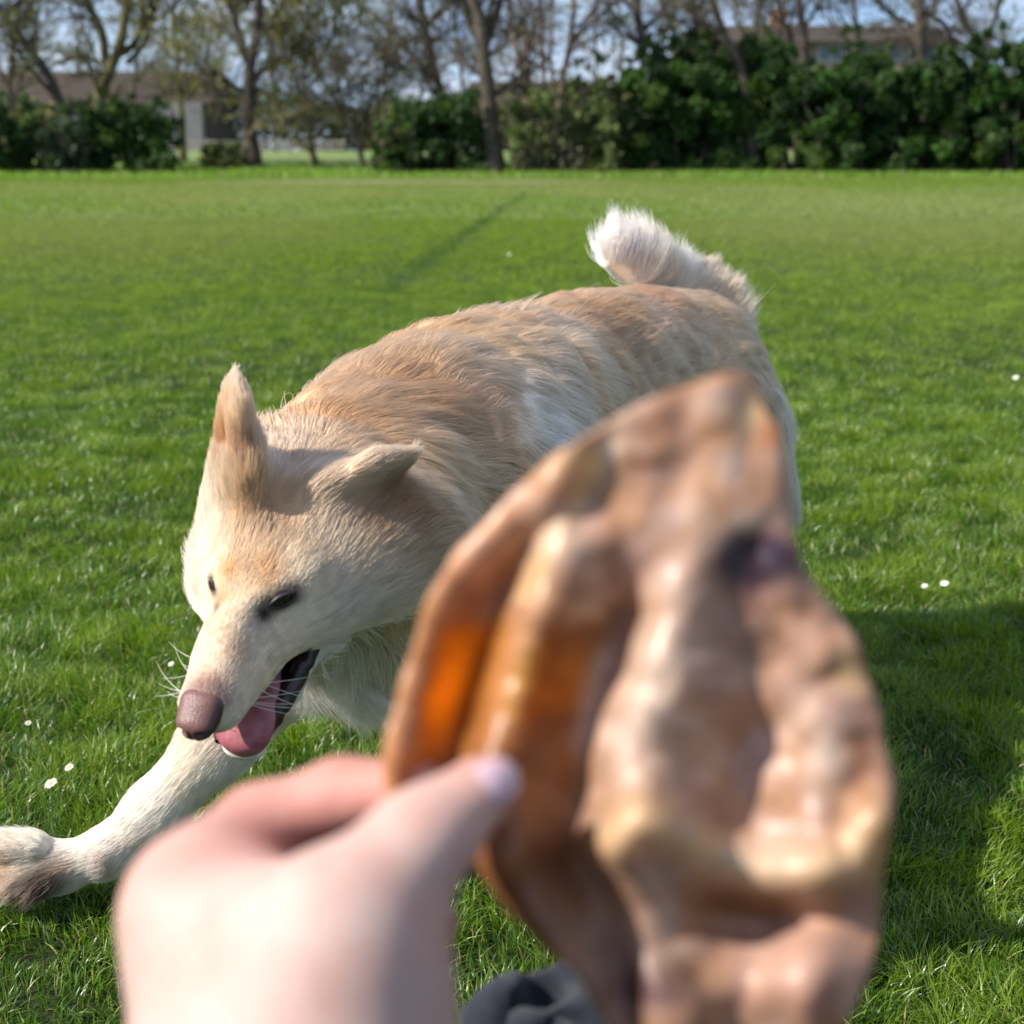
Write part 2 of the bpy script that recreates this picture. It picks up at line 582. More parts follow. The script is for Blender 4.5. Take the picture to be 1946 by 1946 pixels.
def sphere_mesh(c, ax, rad, nu=28, nv=18):
    u = np.linspace(0, 2 * np.pi, nu, endpoint=False); v = np.linspace(0, np.pi, nv)
    uu, vv = np.meshgrid(u, v, indexing='ij')
    q = np.stack([np.sin(vv) * np.cos(uu) * rad[0], np.sin(vv) * np.sin(uu) * rad[1], np.cos(vv) * rad[2]], -1).reshape(-1, 3)
    pts = c + q @ np.array([unit(a) for a in ax])
    i, j = np.meshgrid(np.arange(nu), np.arange(nv - 1), indexing='ij')
    i2 = (i + 1) % nu
    f = np.stack([i * nv + j, i * nv + j + 1, i2 * nv + j + 1, i2 * nv + j], -1).reshape(-1, 4)
    return pts, f
# ------------------------------------------------------------------ houses beyond the trees
def wall_mat(name, c1, c2, brick=False):
    m = Mat(name)
    tc = m.n('ShaderNodeTexCoord')
    if brick:
        b = m.n('ShaderNodeTexBrick'); b.inputs['Scale'].default_value = 4.5
        b.inputs['Color1'].default_value = (*c1, 1); b.inputs['Color2'].default_value = (*c2, 1)
        b.inputs['Mortar'].default_value = (.42, .38, .34, 1); b.inputs['Mortar Size'].default_value = .012
        mp = m.n('ShaderNodeMapping'); mp.inputs['Rotation'].default_value = (math.radians(90), 0, 0)
        m.l(tc.outputs['Object'], mp.inputs[0]); m.l(mp.outputs[0], b.inputs['Vector'])
        m.l(b.outputs[0], m.b.inputs['Base Color'])
    else:
        m.l(m.ramp(m.noise(1.2, 5, tc.outputs['Object']), [(.3, c1), (.7, c2)]), m.b.inputs['Base Color'])
    m.set(Roughness=.9)
    return m.m
brickm = wall_mat('red_brick', (.42, .17, .10), (.50, .24, .15), True)
pinkbrick = wall_mat('pale_brick', (.17, .12, .10), (.21, .15, .125), True)
render_m = wall_mat('grey_render', (.16, .16, .165), (.21, .21, .215))
brownwall = wall_mat('brown_cladding', (.06, .045, .035), (.09, .065, .05))
roofm = wall_mat('roof_tiles', (.030, .020, .014), (.050, .034, .024))
slate = wall_mat('slate_tiles', (.08, .08, .09), (.13, .12, .13))
whitep = Mat('white_frame').set(Roughness=.5); whitep.b.inputs['Base Color'].default_value = (.42, .43, .45, 1); whitep = whitep.m
glassm = Mat('window_glass').set(Roughness=.08, Metallic=.0); glassm.b.inputs['Base Color'].default_value = (.10, .13, .17, 1); glassm = glassm.m
whiteclad = wall_mat('white_cladding', (.36, .37, .40), (.42, .43, .45))

def house(label, name, x0, x1, Y, depth, z0, ze, zr, wallm, roofmat, wins, extra=None, chim=None, overhang=.35, bargeboards=False):
    """long house, ridge along x; wins: (x, z, w, h)"""
    root = empty(name, ((x0 + x1) / 2, Y, z0)); tag(root, label, 'house')
    m = MB()
    ym = Y + depth / 2
    v = []
    for x in (x0, x1):
        v += [(x, Y, z0 - .5), (x, Y + depth, z0 - .5), (x, Y + depth, ze), (x, ym, zr - .12), (x, Y, ze)]
    w = build('wall', v, [[[0, 4, 9, 5], [1, 6, 7, 2]]], wallm, None, False)
    me = w.data
    m2 = MB(); m2.v = [np.array(v, float)]; m2.c = [np.ones((10, 3))]; m2.n = 10
    m2.q = [np.array([[0, 5, 9, 4], [1, 2, 7, 6], [0, 1, 2, 4], [5, 9, 7, 6]])]
    m2.t = [np.array([[2, 3, 4], [7, 9, 8]])]
    bpy.data.objects.remove(w)
    w = m2.build('wall', wallm); child_of(w, root)
    r = MB()
    t = .14
    sl = (zr - ze) / (depth / 2)
    oy = overhang
    xa, xb = x0 - .3, x1 + .3
    for sgn, ya in ((1, Y - oy), (-1, Y + depth + oy)):
        za = ze - sl * oy
        q = np.array([(xa, ya, za + .02), (xb, ya, za + .02), (xb, ym, zr + .02), (xa, ym, zr + .02)])
        p = np.concatenate([q, q + [0, 0, t]])
        r.add(p, [[0, 3, 2, 1], [4, 5, 6, 7], [0, 1, 5, 4], [2, 3, 7, 6], [1, 2, 6, 5], [0, 4, 7, 3]])
    ro = r.build('roof', roofmat); child_of(ro, root)
    for (wx, wz, ww, wh) in wins:
        f = MB(); b_ = .07
        y1 = Y - .05
        for lo, hi in (((wx, wz), (wx + b_, wz + wh)), ((wx + ww - b_, wz), (wx + ww, wz + wh)), ((wx + b_, wz), (wx + ww - b_, wz + b_)), ((wx + b_, wz + wh - b_), (wx + ww - b_, wz + wh)), ((wx + ww / 2 - .03, wz + b_), (wx + ww / 2 + .03, wz + wh - b_))):
            f.box((lo[0], y1, lo[1]), (hi[0], Y - .003, hi[1]))
        fo = f.build('window', whitep); child_of(fo, root)
        g = MB(); g.box((wx + b_ + .002, Y - .025, wz + b_ + .002), (wx + ww - b_ - .002, Y - .006, wz + wh - b_ - .002))
        go = g.build('pane', glassm); go.parent = fo
        go.matrix_parent_inverse = fo.matrix_world.inverted()
    if chim:
        for cx in chim:
            c = MB(); c.box((cx, ym - .3, zr - .4), (cx + .8, ym + .3, zr + .75)); c.box((cx + .15, ym - .12, zr + .75), (cx + .35, ym + .1, zr + 1.0)); c.box((cx + .5, ym - .12, zr + .75), (cx + .68, ym + .1, zr + .98))
            co = c.build('chimney', brickm); child_of(co, root)
    if bargeboards:
        c = MB()
        for x in (x1 + .30,):
            for ya in (Y - oy, Y + depth + oy):
                za = ze - sl * oy
                q = np.array([(x, ya, za - .12), (x + .05, ya, za - .12), (x + .05, ym, zr - .12), (x, ym, zr - .12)])
                p = np.concatenate([q, q + [0, 0, .28]])
                c.add(p, [[0, 3, 2, 1], [4, 5, 6, 7], [0, 1, 5, 4], [2, 3, 7, 6], [1, 2, 6, 5], [0, 4, 7, 3]])
        co = c.build('bargeboard', whitep); child_of(co, root)
    if extra: extra(root)
    return root

def X(px, Y): return G(px, 285, Y)[0]
def Z(py, Y): return G(973, py, Y)[2]
# left: long low terrace
Y1 = 84
def left_extra(root):
    m = MB(); m.box((X(296, Y1), Y1 - .9, .6), (X(392, Y1), Y1 - .004, Z(196, Y1)))
    o = m.build('porch_wall', render_m); child_of(o, root)
    m = MB(); m.box((X(318, Y1), Y1 - .95, .7), (X(342, Y1), Y1 - .905, Z(232, Y1)))
    o = m.build('door', whiteclad); child_of(o, root)
house('long terraced building with a brown tiled roof behind the leaning trees at the left', 'terraced_house', X(-330, Y1), X(396, Y1), Y1, 8, .75, Z(196, Y1), Z(142, Y1) + .2, brownwall, roofm,
      [(X(x, Y1), Z(262, Y1), 1.3, 1.1) for x in (-220, -90, 20, 110, 205)], left_extra)
# middle: small red brick house, gable towards the field
Yb = 118
root = empty('brick_house', (X(725, Yb), Yb, .75)); tag(root, 'small red brick house with white dormer between the bare trees left of centre', 'house')
xa, xb, xp = X(690, Yb), X(752, Yb), X(712, Yb)
ze, zp = Z(232, Yb), Z(199, Yb)
m2 = MB()
v = np.array([(xa, Yb, .2), (xb, Yb, .2), (xb, Yb, ze), ((xa + xb) / 2, Yb, zp), (xa, Yb, ze), (xa, Yb + 9, .2), (xb, Yb + 9, .2), (xb, Yb + 9, ze), ((xa + xb) / 2, Yb + 9, zp), (xa, Yb + 9, ze)])
m2.add(v, [[0, 1, 2, 4], [5, 9, 7, 6], [0, 4, 9, 5], [1, 6, 7, 2]]); m2.add(v, [[4, 2, 3], [9, 8, 7]])
child_of(m2.build('wall', brickm), root)
r = MB()
for sx, ex in ((xa - .25, -1), (xb + .25, 1)):
    q = np.array([(sx, Yb - .3, ze - .15), ((xa + xb) / 2, Yb - .3, zp + .06), ((xa + xb) / 2, Yb + 9.3, zp + .06), (sx, Yb + 9.3, ze - .15)])
    p = np.concatenate([q, q + [0, 0, .16]])
    r.add(p, [[0, 3, 2, 1], [4, 5, 6, 7], [0, 1, 5, 4], [2, 3, 7, 6], [1, 2, 6, 5], [0, 4, 7, 3]])
child_of(r.build('roof', slate), root)
r = MB()
for sx in (xa - .25, xb + .25):
    q = np.array([(sx, Yb - .36, ze - .30), ((xa + xb) / 2, Yb - .36, zp - .09), ((xa + xb) / 2, Yb - .31, zp - .09), (sx, Yb - .31, ze - .30)])
    p = np.concatenate([q, q + [0, 0, .26]])
    r.add(p, [[0, 3, 2, 1], [4, 5, 6, 7], [0, 1, 5, 4], [2, 3, 7, 6], [1, 2, 6, 5], [0, 4, 7, 3]])
child_of(r.build('bargeboard', whitep), root)
m = MB(); m.box((X(757, Yb), Yb + 1, .2), (X(850, Yb), Yb + 8, Z(228, Yb)))
child_of(m.build('side_wall', whiteclad), root)
r = MB()
q = np.array([(X(750, Yb), Yb + .5, Z(226, Yb)), (X(856, Yb), Yb + .5, Z(226, Yb)), (X(856, Yb), Yb + 4.5, Z(200, Yb)), (X(750, Yb), Yb + 4.5, Z(200, Yb))])
p = np.concatenate([q, q + [0, 0, .16]])
r.add(p, [[0, 3, 2, 1], [4, 5, 6, 7], [0, 1, 5, 4], [2, 3, 7, 6], [1, 2, 6, 5], [0, 4, 7, 3]])
child_of(r.build('side_roof', slate), root)
m = MB(); m.box((X(737, Yb), Yb + .2, Z(234, Yb)), (X(768, Yb), Yb + 2.5, Z(207, Yb)))
dm = m.build('dormer', whiteclad); child_of(dm, root)
m = MB(); m.box((X(743, Yb), Yb + .14, Z(228, Yb)), (X(762, Yb), Yb + .196, Z(214, Yb)))
po = m.build('pane', glassm); po.parent = dm; po.matrix_parent_inverse = dm.matrix_world.inverted()
m = MB(); m.box((X(736, Yb), Yb + 4.1, Z(205, Yb)), (X(752, Yb), Yb + 4.9, Z(187, Yb))); child_of(m.build('chimney', slate), root)
# behind the pale stems
Yd = 96
house('brown house roof glimpsed behind the pale multi-stemmed tree', 'house', X(900, Yd), X(1110, Yd), Yd, 7, .75, Z(196, Yd), Z(155, Yd), pinkbrick, roofm, [(X(980, Yd), Z(250, Yd), 1.4, 1.2), (X(1040, Yd), Z(250, Yd), 1.4, 1.2)])
# right: two storeys
Yr = 72
house('long pinkish two-storey house rising behind the dark hedge at the right', 'terraced_house', X(1340, Yr), X(1800, Yr), Yr, 8, .75, Z(82, Yr), Z(42, Yr), pinkbrick, roofm,
      [(X(x, Yr), Z(118, Yr), 1.25, .85) for x in (1365, 1445, 1545, 1600, 1655, 1715)] + [(X(x, Yr), Z(215, Yr), 1.25, 1.1) for x in (1365, 1545, 1655)], None, [X(1480, Yr)], .35, True)

# low paling fence on the rise
fr = empty('fence', (X(520, 70), 70, .6)); tag(fr, 'low grey wooden fence on the grassy rise behind the left trees', 'fence')
fwood = noisy_mat('weathered_wood', (.20, .18, .16), (.34, .31, .28), 3, .9, .2)
xs_ = np.arange(X(330, 70), X(705, 70), 1.55)
for x in xs_:
    m = MB(); m.box((x - .05, 69.95, .4), (x + .05, 70.05, 1.28)); child_of(m.build('post', fwood), fr)
for z in (.82, 1.08):
    m = MB(); m.box((xs_[0] - .1, 69.91, z), (xs_[-1] + .1, 69.946, z + .12)); child_of(m.build('rail', fwood), fr)

# ------------------------------------------------------------------ trees
bark_dark = noisy_mat('dark_bark', (.035, .028, .022), (.10, .08, .06), 4, .95, .5, .05)
bark_pale = noisy_mat('pale_bark', (.14, .10, .075), (.26, .19, .14), 4, .9, .4, .04)
bark_moss = noisy_mat('mossy_bark', (.05, .045, .02), (.13, .12, .045), 3, .95, .4, .04)
twigm = leaf_mat('twigs_and_buds', .25, .75, .2)

def wiggle_path(a, d, L, n, g, amp, up=0.0):
    pts = [np.array(a, float)]
    d = unit(d)
    for i in range(n):
        d = unit(d + g.normal(0, amp, 3) + np.array([0, 0, up]))
        pts.append(pts[-1] + d * L / n)
    return np.array(pts)

def grow(mb, tw, a, d, L, r, depth, g, tcol, bud, bcol, droop, budsize):
    n = 4 if depth > 0 else 3
    pts = wiggle_path(a, d, L, n, g, .16, .03 if depth > 0 else droop)
    rad = np.linspace(r, r * .42, n + 1)
    (mb if depth >= 2 else tw).tube(pts, rad, 6 if depth >= 2 else 3, tcol)
    if depth == 0:
        k = bud
        if k:
            m = g.poisson(k)
            if m:
                t = g.random(m)[:, None]
                i = np.minimum((t[:, 0] * n).astype(int), n - 1)
                q = pts[i] + (pts[i + 1] - pts[i]) * g.random((m, 1)) + g.normal(0, .03, (m, 3))
                e1 = unit(g.normal(0, 1, (m, 3))); e2 = unit(np.cross(e1, g.normal(0, 1, (m, 3))))
                s = budsize * g.uniform(.5, 1.3, (m, 1))
                v = np.stack([q - e1 * s, q + e2 * s * .6, q + e1 * s, q - e2 * s * .6], 1).reshape(-1, 3)
                c = np.repeat(np.array(bcol) * g.uniform(.6, 1.35, (m, 1)), 4, 0)
                tw.add(v, np.arange(4 * m).reshape(-1, 4), c)
        return
    kids = {3: 5, 2: 7, 1: 7}[depth]
    for j in range(kids):
        t = g.uniform(.22, 1.0)
        i = min(int(t * n), n - 1)
        q = pts[i] + (pts[i + 1] - pts[i]) * (t * n - i)
        ax = unit(pts[i + 1] - pts[i])
        side = unit(np.cross(ax, g.normal(0, 1, 3)))
        dd = unit(ax * g.uniform(.5, 1.0) + side * g.uniform(.5, 1.0))
        grow(mb, tw, q, dd, L * g.uniform(.42, .68), r * (.42 + .1 * (1 - t)) , depth - 1, g, tcol, bud, bcol, droop, budsize)

def tree(name, label, base, Y, stems, wpx, bark, seed, tcol=(.10, .08, .06), bud=0, bcol=(.2, .25, .05), droop=.02, limbs=9, start=.35, top=4.5, budsize=.05, group=None):
    """stems: pixel paths of the trunk and its main stems; grows limbs and twigs from them up to `top` m above the photo's edge"""
    g = np.random.default_rng(seed)
    bx_, by_ = base
    b = G(bx_, by_, Y)
    root = empty(name, (b[0], Y, float(ground_z(b[0], Y)))); tag(root, label, 'tree', group)
    mb, tw = MB(), MB()
    for si, st in enumerate(stems):
        pts = np.array([G(x, y, Y + (si * .35)) for x, y in st])
        if si == 0:
            pts[0][2] = ground_z(pts[0][0], Y) - .1
        if st[-1][1] <= 5:      # carries on above the picture
            d = unit(pts[-1] - pts[-2])
            ext = wiggle_path(pts[-1], d, top, 4, g, .08, .05)[1:]
            pts = np.concatenate([pts, ext])
        r0 = wpx[si] * K * Y / 2
        # resample
        seg = np.concatenate([[0], np.cumsum(np.linalg.norm(np.diff(pts, axis=0), axis=1))])
        S = np.linspace(0, seg[-1], 16)
        P_ = np.stack([np.interp(S, seg, pts[:, k]) for k in range(3)], 1)
        P_[1:-1] = .25 * P_[:-2] + .5 * P_[1:-1] + .25 * P_[2:]
        P_ += g.normal(0, .025, P_.shape) * (np.arange(16) > 0)[:, None]
        rr = r0 * np.linspace(1, .28, 16) ** .8
        if si == 0:
            rr[0] *= 1.45; rr[1] *= 1.12
        mb.tube(P_, rr, 9)
        Lt = seg[-1]
        for j in range(limbs):
            t = start + (1 - start) * (j + g.random()) / limbs
            i = min(int(t * 15), 14)
            q = P_[i]
            ax = unit(P_[i + 1] - P_[i])
            az = g.uniform(0, 6.28)
            side = np.array([math.cos(az), .8 * math.sin(az), .25])
            dd = unit(ax * g.uniform(.3, .9) + side)
            grow(mb, tw, q, dd, g.uniform(1.4, 2.6) * (1.2 - .5 * t), rr[i] * .42 + .006, 2, g, tcol, bud, bcol, droop, budsize)
    t_ = mb.build('trunk', bark, None, True); child_of(t_, root)
    c_ = tw.build('crown', twigm, None, False); child_of(c_, root)
    return root

TW = (.115, .095, .075)
OL = (.17, .15, .07)
tree('bare_tree', 'dark tree leaning left out of the frame at the far left', (140, 310), 49, [[(140, 310), (132, 235), (108, 165), (62, 105), (8, 30), (-30, -20)]], [24], bark_dark, 1, TW, 2.2, (.30, .30, .11), .02, 13, .3, 2.5)
tree('bare_tree', 'thick tree forking into several stems above the dark bushes at the left', (188, 300), 52, [[(188, 300), (185, 215), (203, 140), (222, 105), (236, 55), (242, 0)], [(203, 140), (195, 60), (163, 0)], [(222, 105), (258, 88), (272, 45), (270, 0)], [(240, 120), (282, 75), (290, 0)]], [27, 19, 16, 12], bark_moss, 2, TW, 2.5, (.30, .30, .11), .03, 9, .15, 2.8)
tree('bare_tree', 'slim straight tree in front of the pale house wall at the left', (347, 285), 57, [[(347, 285), (342, 180), (336, 90), (330, 0)]], [13], bark_moss, 3, OL, 4.5, (.20, .21, .07), .02, 14, .15, 3)
tree('bare_tree', 'dark upright tree with a forked top standing on the grass at the left', (481, 302), 50, [[(481, 302), (472, 215), (474, 125), (490, 50), (494, 0)], [(474, 125), (455, 65), (434, 0)], [(474, 190), (430, 150), (375, 122)]], [27, 15, 9], bark_dark, 4, OL, 2.4, (.30, .29, .11), -.02, 13, .12, 3)
tree('budding_tree', 'fine-twigged yellow-green tree just right of the forked dark tree', (604, 308), 52, [[(604, 308), (588, 255), (578, 160), (575, 80), (590, 0)], [(582, 200), (545, 120), (530, 40), (520, 0)], [(580, 150), (630, 80), (645, 0)]], [11, 8, 8], bark_moss, 5, (.22, .20, .09), 7, (.36, .36, .15), -.05, 16, .08, 2.4, .055)
tree('bare_tree', 'thin dark tree leaning left beside the brick house', (690, 306), 50, [[(690, 306), (682, 275), (655, 215), (622, 165), (590, 110), (575, 60)], [(690, 285), (700, 200), (735, 130), (720, 60)]], [11, 8], bark_dark, 6, TW, 3, (.20, .17, .12), -.04, 15, .15, 2, .05)
tree('bare_tree', 'dark tree tilting left with one long low branch, above the round dark bush', (850, 300), 48, [[(850, 300), (846, 215), (828, 140), (806, 50), (796, 0)], [(806, 75), (770, 74), (738, 98), (712, 122)], [(806, 50), (850, 12), (880, -10)]], [24, 10, 9], bark_dark, 7, TW, 1.2, (.15, .13, .08), 0, 12, .25, 3)
tree('bare_tree', 'largest dark trunk dividing into three limbs near the centre', (942, 312), 46, [[(942, 312), (930, 210), (920, 110), (912, 50), (905, 0)], [(921, 95), (898, 45), (880, 0)], [(920, 90), (938, 40), (950, 0)]], [34, 20, 19], bark_dark, 8, TW, .8, (.15, .13, .08), .02, 12, .3, 3.5)
tree('bare_tree', 'slender dark trunk close behind the largest trunk', (918, 312), 48, [[(918, 312), (915, 230), (917, 140), (925, 40), (935, 0)]], [13], bark_moss, 9, TW, .8, (.15, .13, .08), .02, 8, .4, 3)
tree('multi_stemmed_tree', 'pale multi-stemmed tree fanning up right of the largest trunk', (1002, 300), 53, [[(1002, 300), (1003, 190), (985, 110), (972, 40), (968, 0)], [(1003, 190), (1000, 100), (990, 0)], [(1036, 250), (1034, 120), (1026, 0)], [(1050, 250), (1046, 110), (1052, 0)], [(1062, 250), (1068, 150), (1086, 75), (1092, 0)], [(1082, 85), (1115, 50), (1165, 12), (1190, -20)], [(1002, 170), (975, 140), (945, 138)]], [15, 10, 11, 9, 14, 9, 7], bark_pale, 10, (.20, .15, .12), .8, (.2, .16, .1), .06, 7, .3, 3)
tree('bare_tree', 'dark trunk rising through the left end of the tall hedge', (1236, 310), 49, [[(1236, 310), (1230, 200), (1224, 110), (1212, 30), (1208, 0)], [(1222, 60), (1260, 20), (1290, -10)]], [24, 9], bark_dark, 11, TW, 1.2, (.16, .15, .07), .02, 12, .4, 3)
tree('bare_tree', 'stout upright trunk standing behind the brightest hedge top', (1335, 300), 56, [[(1335, 300), (1332, 140), (1322, 60), (1316, 0)]], [21], bark_dark, 12, TW, 1.2, (.16, .15, .07), .02, 11, .5, 3)
tree('bare_tree', 'dark trunk slanting left in front of the hedge', (1436, 300), 46.5, [[(1436, 300), (1422, 185), (1400, 110), (1370, 55), (1352, 0)], [(1395, 100), (1350, 60), (1310, 35)]], [22, 8], bark_dark, 13, TW, 1.0, (.16, .15, .07), .02, 10, .5, 3)
tree('bare_tree', 'thin tree between the slanting trunk and the twin trunk above the hedge', (1440, 300), 60, [[(1440, 300), (1440, 150), (1436, 60), (1440, 0)], [(1438, 90), (1400, 50), (1395, 0)]], [13, 8], bark_moss, 14, TW, 1.2, (.16, .15, .07), .02, 11, .45, 3)
tree('bare_tree', 'twin dark trunk in front of the pinkish house', (1535, 300), 53, [[(1535, 300), (1532, 180), (1527, 80), (1520, 0)], [(1530, 140), (1508, 95), (1488, 45), (1480, 0)], [(1490, 50), (1470, 30), (1440, 12)]], [24, 13, 8], bark_dark, 15, TW, 1.0, (.16, .15, .07), .02, 9, .4, 3)
tree('bare_tree', 'slim trunk in front of the middle of the pinkish house', (1640, 300), 58, [[(1640, 300), (1636, 150), (1628, 60), (1622, 0)]], [13], bark_dark, 16, TW, 1.2, (.16, .15, .07), .02, 12, .45, 3)
tree('bare_tree', 'thick straight trunk in front of the right end of the pinkish house', (1757, 300), 50, [[(1757, 300), (1755, 170), (1749, 70), (1745, 0)], [(1752, 20), (1795, 45), (1828, 100)], [(1750, 55), (1700, 30), (1670, 0)]], [28, 12, 8], bark_dark, 17, TW, 1.0, (.16, .15, .07), .02, 9, .45, 3)
tree('bare_tree', 'dark forked tree at the right edge above the hedge', (1876, 300), 52, [[(1876, 300), (1868, 140), (1852, 75), (1828, 20), (1818, 0)], [(1860, 95), (1888, 50), (1902, 0)]], [16, 10], bark_dark, 18, TW, 1.6, (.17, .17, .07), .02, 12, .4, 3)
tree('bare_tree', 'brown twiggy tree at the very edge of the left side', (20, 300), 56, [[(20, 300), (18, 180), (25, 80), (40, 0)], [(18, 180), (-20, 90), (-40, 0)]], [14, 10], bark_dark, 19, TW, 2, (.18, .15, .08), 0, 14, .15, 3)
# a thin screen of far trees on the rise, small in the picture
gfar = np.random.default_rng(55)
where = ['behind the left bushes', 'left of the terrace gable', 'above the brown terrace roof', 'behind the slim straight tree', 'over the wooden fence', 'behind the yellow-green tree', 'left of the brick house', 'over the brick house', 'behind the round dark bush', 'behind the pale stems', 'over the brown house roof', 'left of the hedge trunk', 'behind the hedge top', 'beyond the pinkish house', 'above the house ridge', 'beyond the thick straight trunk', 'beyond the right edge of the hedge', 'far right over the hedge']
fx = [70, 150, 250, 320, 400, 520, 640, 735, 800, 880, 1010, 1130, 1180, 1280, 1480, 1590, 1700, 1920]
for i, (x, wh) in enumerate(zip(fx, where)):
    Yf = 88 + gfar.uniform(-6, 22)
    y0 = gfar.uniform(95, 150)
    xx = x + gfar.uniform(-8, 8)
    pale = i % 3 == 1
    tree('bare_tree', 'hazy leafless tree far off ' + wh, (xx, 290), Yf, [[(xx, 290), (xx + gfar.uniform(-5, 5), 190), (xx + gfar.uniform(-12, 12), 100), (xx + gfar.uniform(-20, 20), 0)]], [gfar.uniform(6, 10)], bark_moss if pale else bark_dark, 100 + i, (.17, .15, .10) if pale else TW, 2.0, (.2, .19, .09), .02, 15, .15, 3, .09, 'far leafless trees beyond the field')

# ------------------------------------------------------------------ bushes and hedge
bushleaf = leaf_mat('bush_leaves', .28, .6, .22)
def bush(name, label, cx, wpx, ytop, ybase, Y, n, cols, seed, size=.085, group=None, hole=None, dep=1.3, loose=.0, stems=0):
    g = np.random.default_rng(seed)
    b = G(cx, ybase, Y)
    gz = float(ground_z(b[0], Y))
    W = wpx * K * Y / 2; Hh = G(cx, ytop, Y)[2] - gz
    root = empty(name, (b[0], Y, gz)); tag(root, label, 'hedge' if 'hedge' in name else 'bush', group)
    # lobes inside a lumpy volume
    m = 120
    lc = np.stack([g.uniform(-.90, .90, m) * W, g.uniform(-.8, .8, m) * dep, Hh * (1 - g.random(m) ** 1.3) * .92], 1)
    lc[:, 2] *= 1 - .22 * (np.abs(lc[:, 0]) / W) ** 2
    shoot = slice(0, 16)
    lc[shoot, 2] = Hh * g.uniform(.86, 1.10, 16)
    lr = g.uniform(.09, .22, m) * min(W, Hh) * 1.1
    lr[:16] *= .55
    per = g.multinomial(n, (lr ** 2) / (lr ** 2).sum())
    Ps, Cs = [], []
    for c, r, k in zip(lc, lr, per):
        d = unit(g.normal(0, 1, (k, 3)))
        rad = r * (g.random((k, 1)) ** (.45 + loose)) * (1 + .5 * g.random((k, 1)) ** 6) * (1 + .35 * (vnoise(d + c, 2.5, 8)[:, None] - .5))
        q = c + d * rad * np.array([1, 1, .92])
        col = np.array(cols[g.integers(len(cols))]) * g.uniform(.85, 1.2)
        Ps.append(q); Cs.append(col * g.uniform(.55, 1.5, (k, 1)))
    q = np.concatenate(Ps); c = np.concatenate(Cs)
    keep = q[:, 2] > .02
    q, c = q[keep], c[keep]
    q = q + np.array([b[0], Y, gz])
    if hole:
        hx, hy, hw, hh = hole
        pxs, pys = px_all(q)
        k2 = ((pxs - hx) / hw) ** 2 + ((pys - hy) / hh) ** 2 > 1
        q, c = q[k2], c[k2]
    m = len(q)
    e1 = unit(g.normal(0, 1, (m, 3))); e2 = unit(np.cross(e1, g.normal(0, 1, (m, 3))))
    s = size * g.uniform(.6, 1.6, (m, 1))
    tip = q + e1 * s
    v = np.stack([q - e1 * s, q + e2 * s * .48 + np.array([0, 0, -.12]) * s, tip, q - e2 * s * .48], 1).reshape(-1, 3)
    o = build('foliage', v, [np.arange(4 * m).reshape(-1, 4)], bushleaf, None, False, np.repeat(c, 4, 0)); child_of(o, root)
    st = MB()
    for j in range(9 + stems):
        a = np.array([b[0] + g.uniform(-.6, .6) * W, Y + g.uniform(-.5, .5) * dep, gz - .05])
        e = np.array([a[0] + g.normal(0, .35), a[1] + g.normal(0, .3), gz + Hh * g.uniform(.5, 1.02)])
        T = np.linspace(0, 1, 6)[:, None]
        st.tube(a + (e - a) * T + np.array([.12, 0, 0]) * np.sin(T * 3.1) * g.normal(), np.linspace(.045, .012, 6), 5)
    o = st.build('stems', bark_dark, None, True); child_of(o, root)
    return root
def px_all(p):
    q = p - CAMP
    D = q @ FW
    return 973 + (q @ RT) / D / K, 973 - (q @ UPV) / D / K
DK = [(.024, .055, .014), (.034, .072, .020), (.016, .038, .012), (.048, .090, .028), (.06, .105, .02)]
DG = [(.030, .080, .012), (.050, .115, .018), (.020, .050, .014), (.075, .14, .025)]
OLV = [(.10, .13, .045), (.075, .10, .035), (.13, .16, .06), (.09, .085, .05)]
YG = [(.16, .19, .06), (.12, .15, .05), (.19, .20, .08)]
bush('bush', 'very dark evergreen bush cut off by the left edge', 8, 130, 190, 326, 46, 6500, DK, 201)
bush('bush', 'pale yellow-green bush right of the leftmost dark one', 72, 110, 200, 320, 48, 4500, YG + OLV, 202, .07, None, None, 1.2, .25, 6)
bush('bush', 'grey-green bush at the foot of the leaning tree', 138, 95, 232, 322, 46, 4500, [(.05, .08, .05), (.08, .11, .08), (.035, .06, .03)], 203)
bush('bush', 'broad dark green bush in front of the brown terrace', 240, 205, 198, 322, 46.5, 9500, DK + [(.035, .08, .02)], 204)
bush('bush', 'small olive bush on the grass left of the forked dark tree', 428, 84, 268, 308, 50, 2400, OLV, 205, .06, None, None, .8, .2)
bush('bush', 'rounded dark green bush left of the largest trunk', 822, 200, 186, 318, 46.5, 10500, DK, 206)
bush('bush', 'low mid-green bush in front of the brick house', 752, 92, 244, 314, 46, 3600, OLV + DG, 207)
bush('bush', 'loose olive-green bush right of the largest trunk', 1062, 200, 165, 324, 46, 8000, OLV, 208, .075, None, None, 1.4, .2, 14)
bush('bush', 'taller olive-green bush against the dark hedge', 1165, 160, 120, 324, 47, 7500, OLV + DG[:1], 209, .08, None, None, 1.5, .15, 12)
HG = 'evergreen bushes grown together into a tall hedge'
HOLE = (1501, 297, 15, 17)
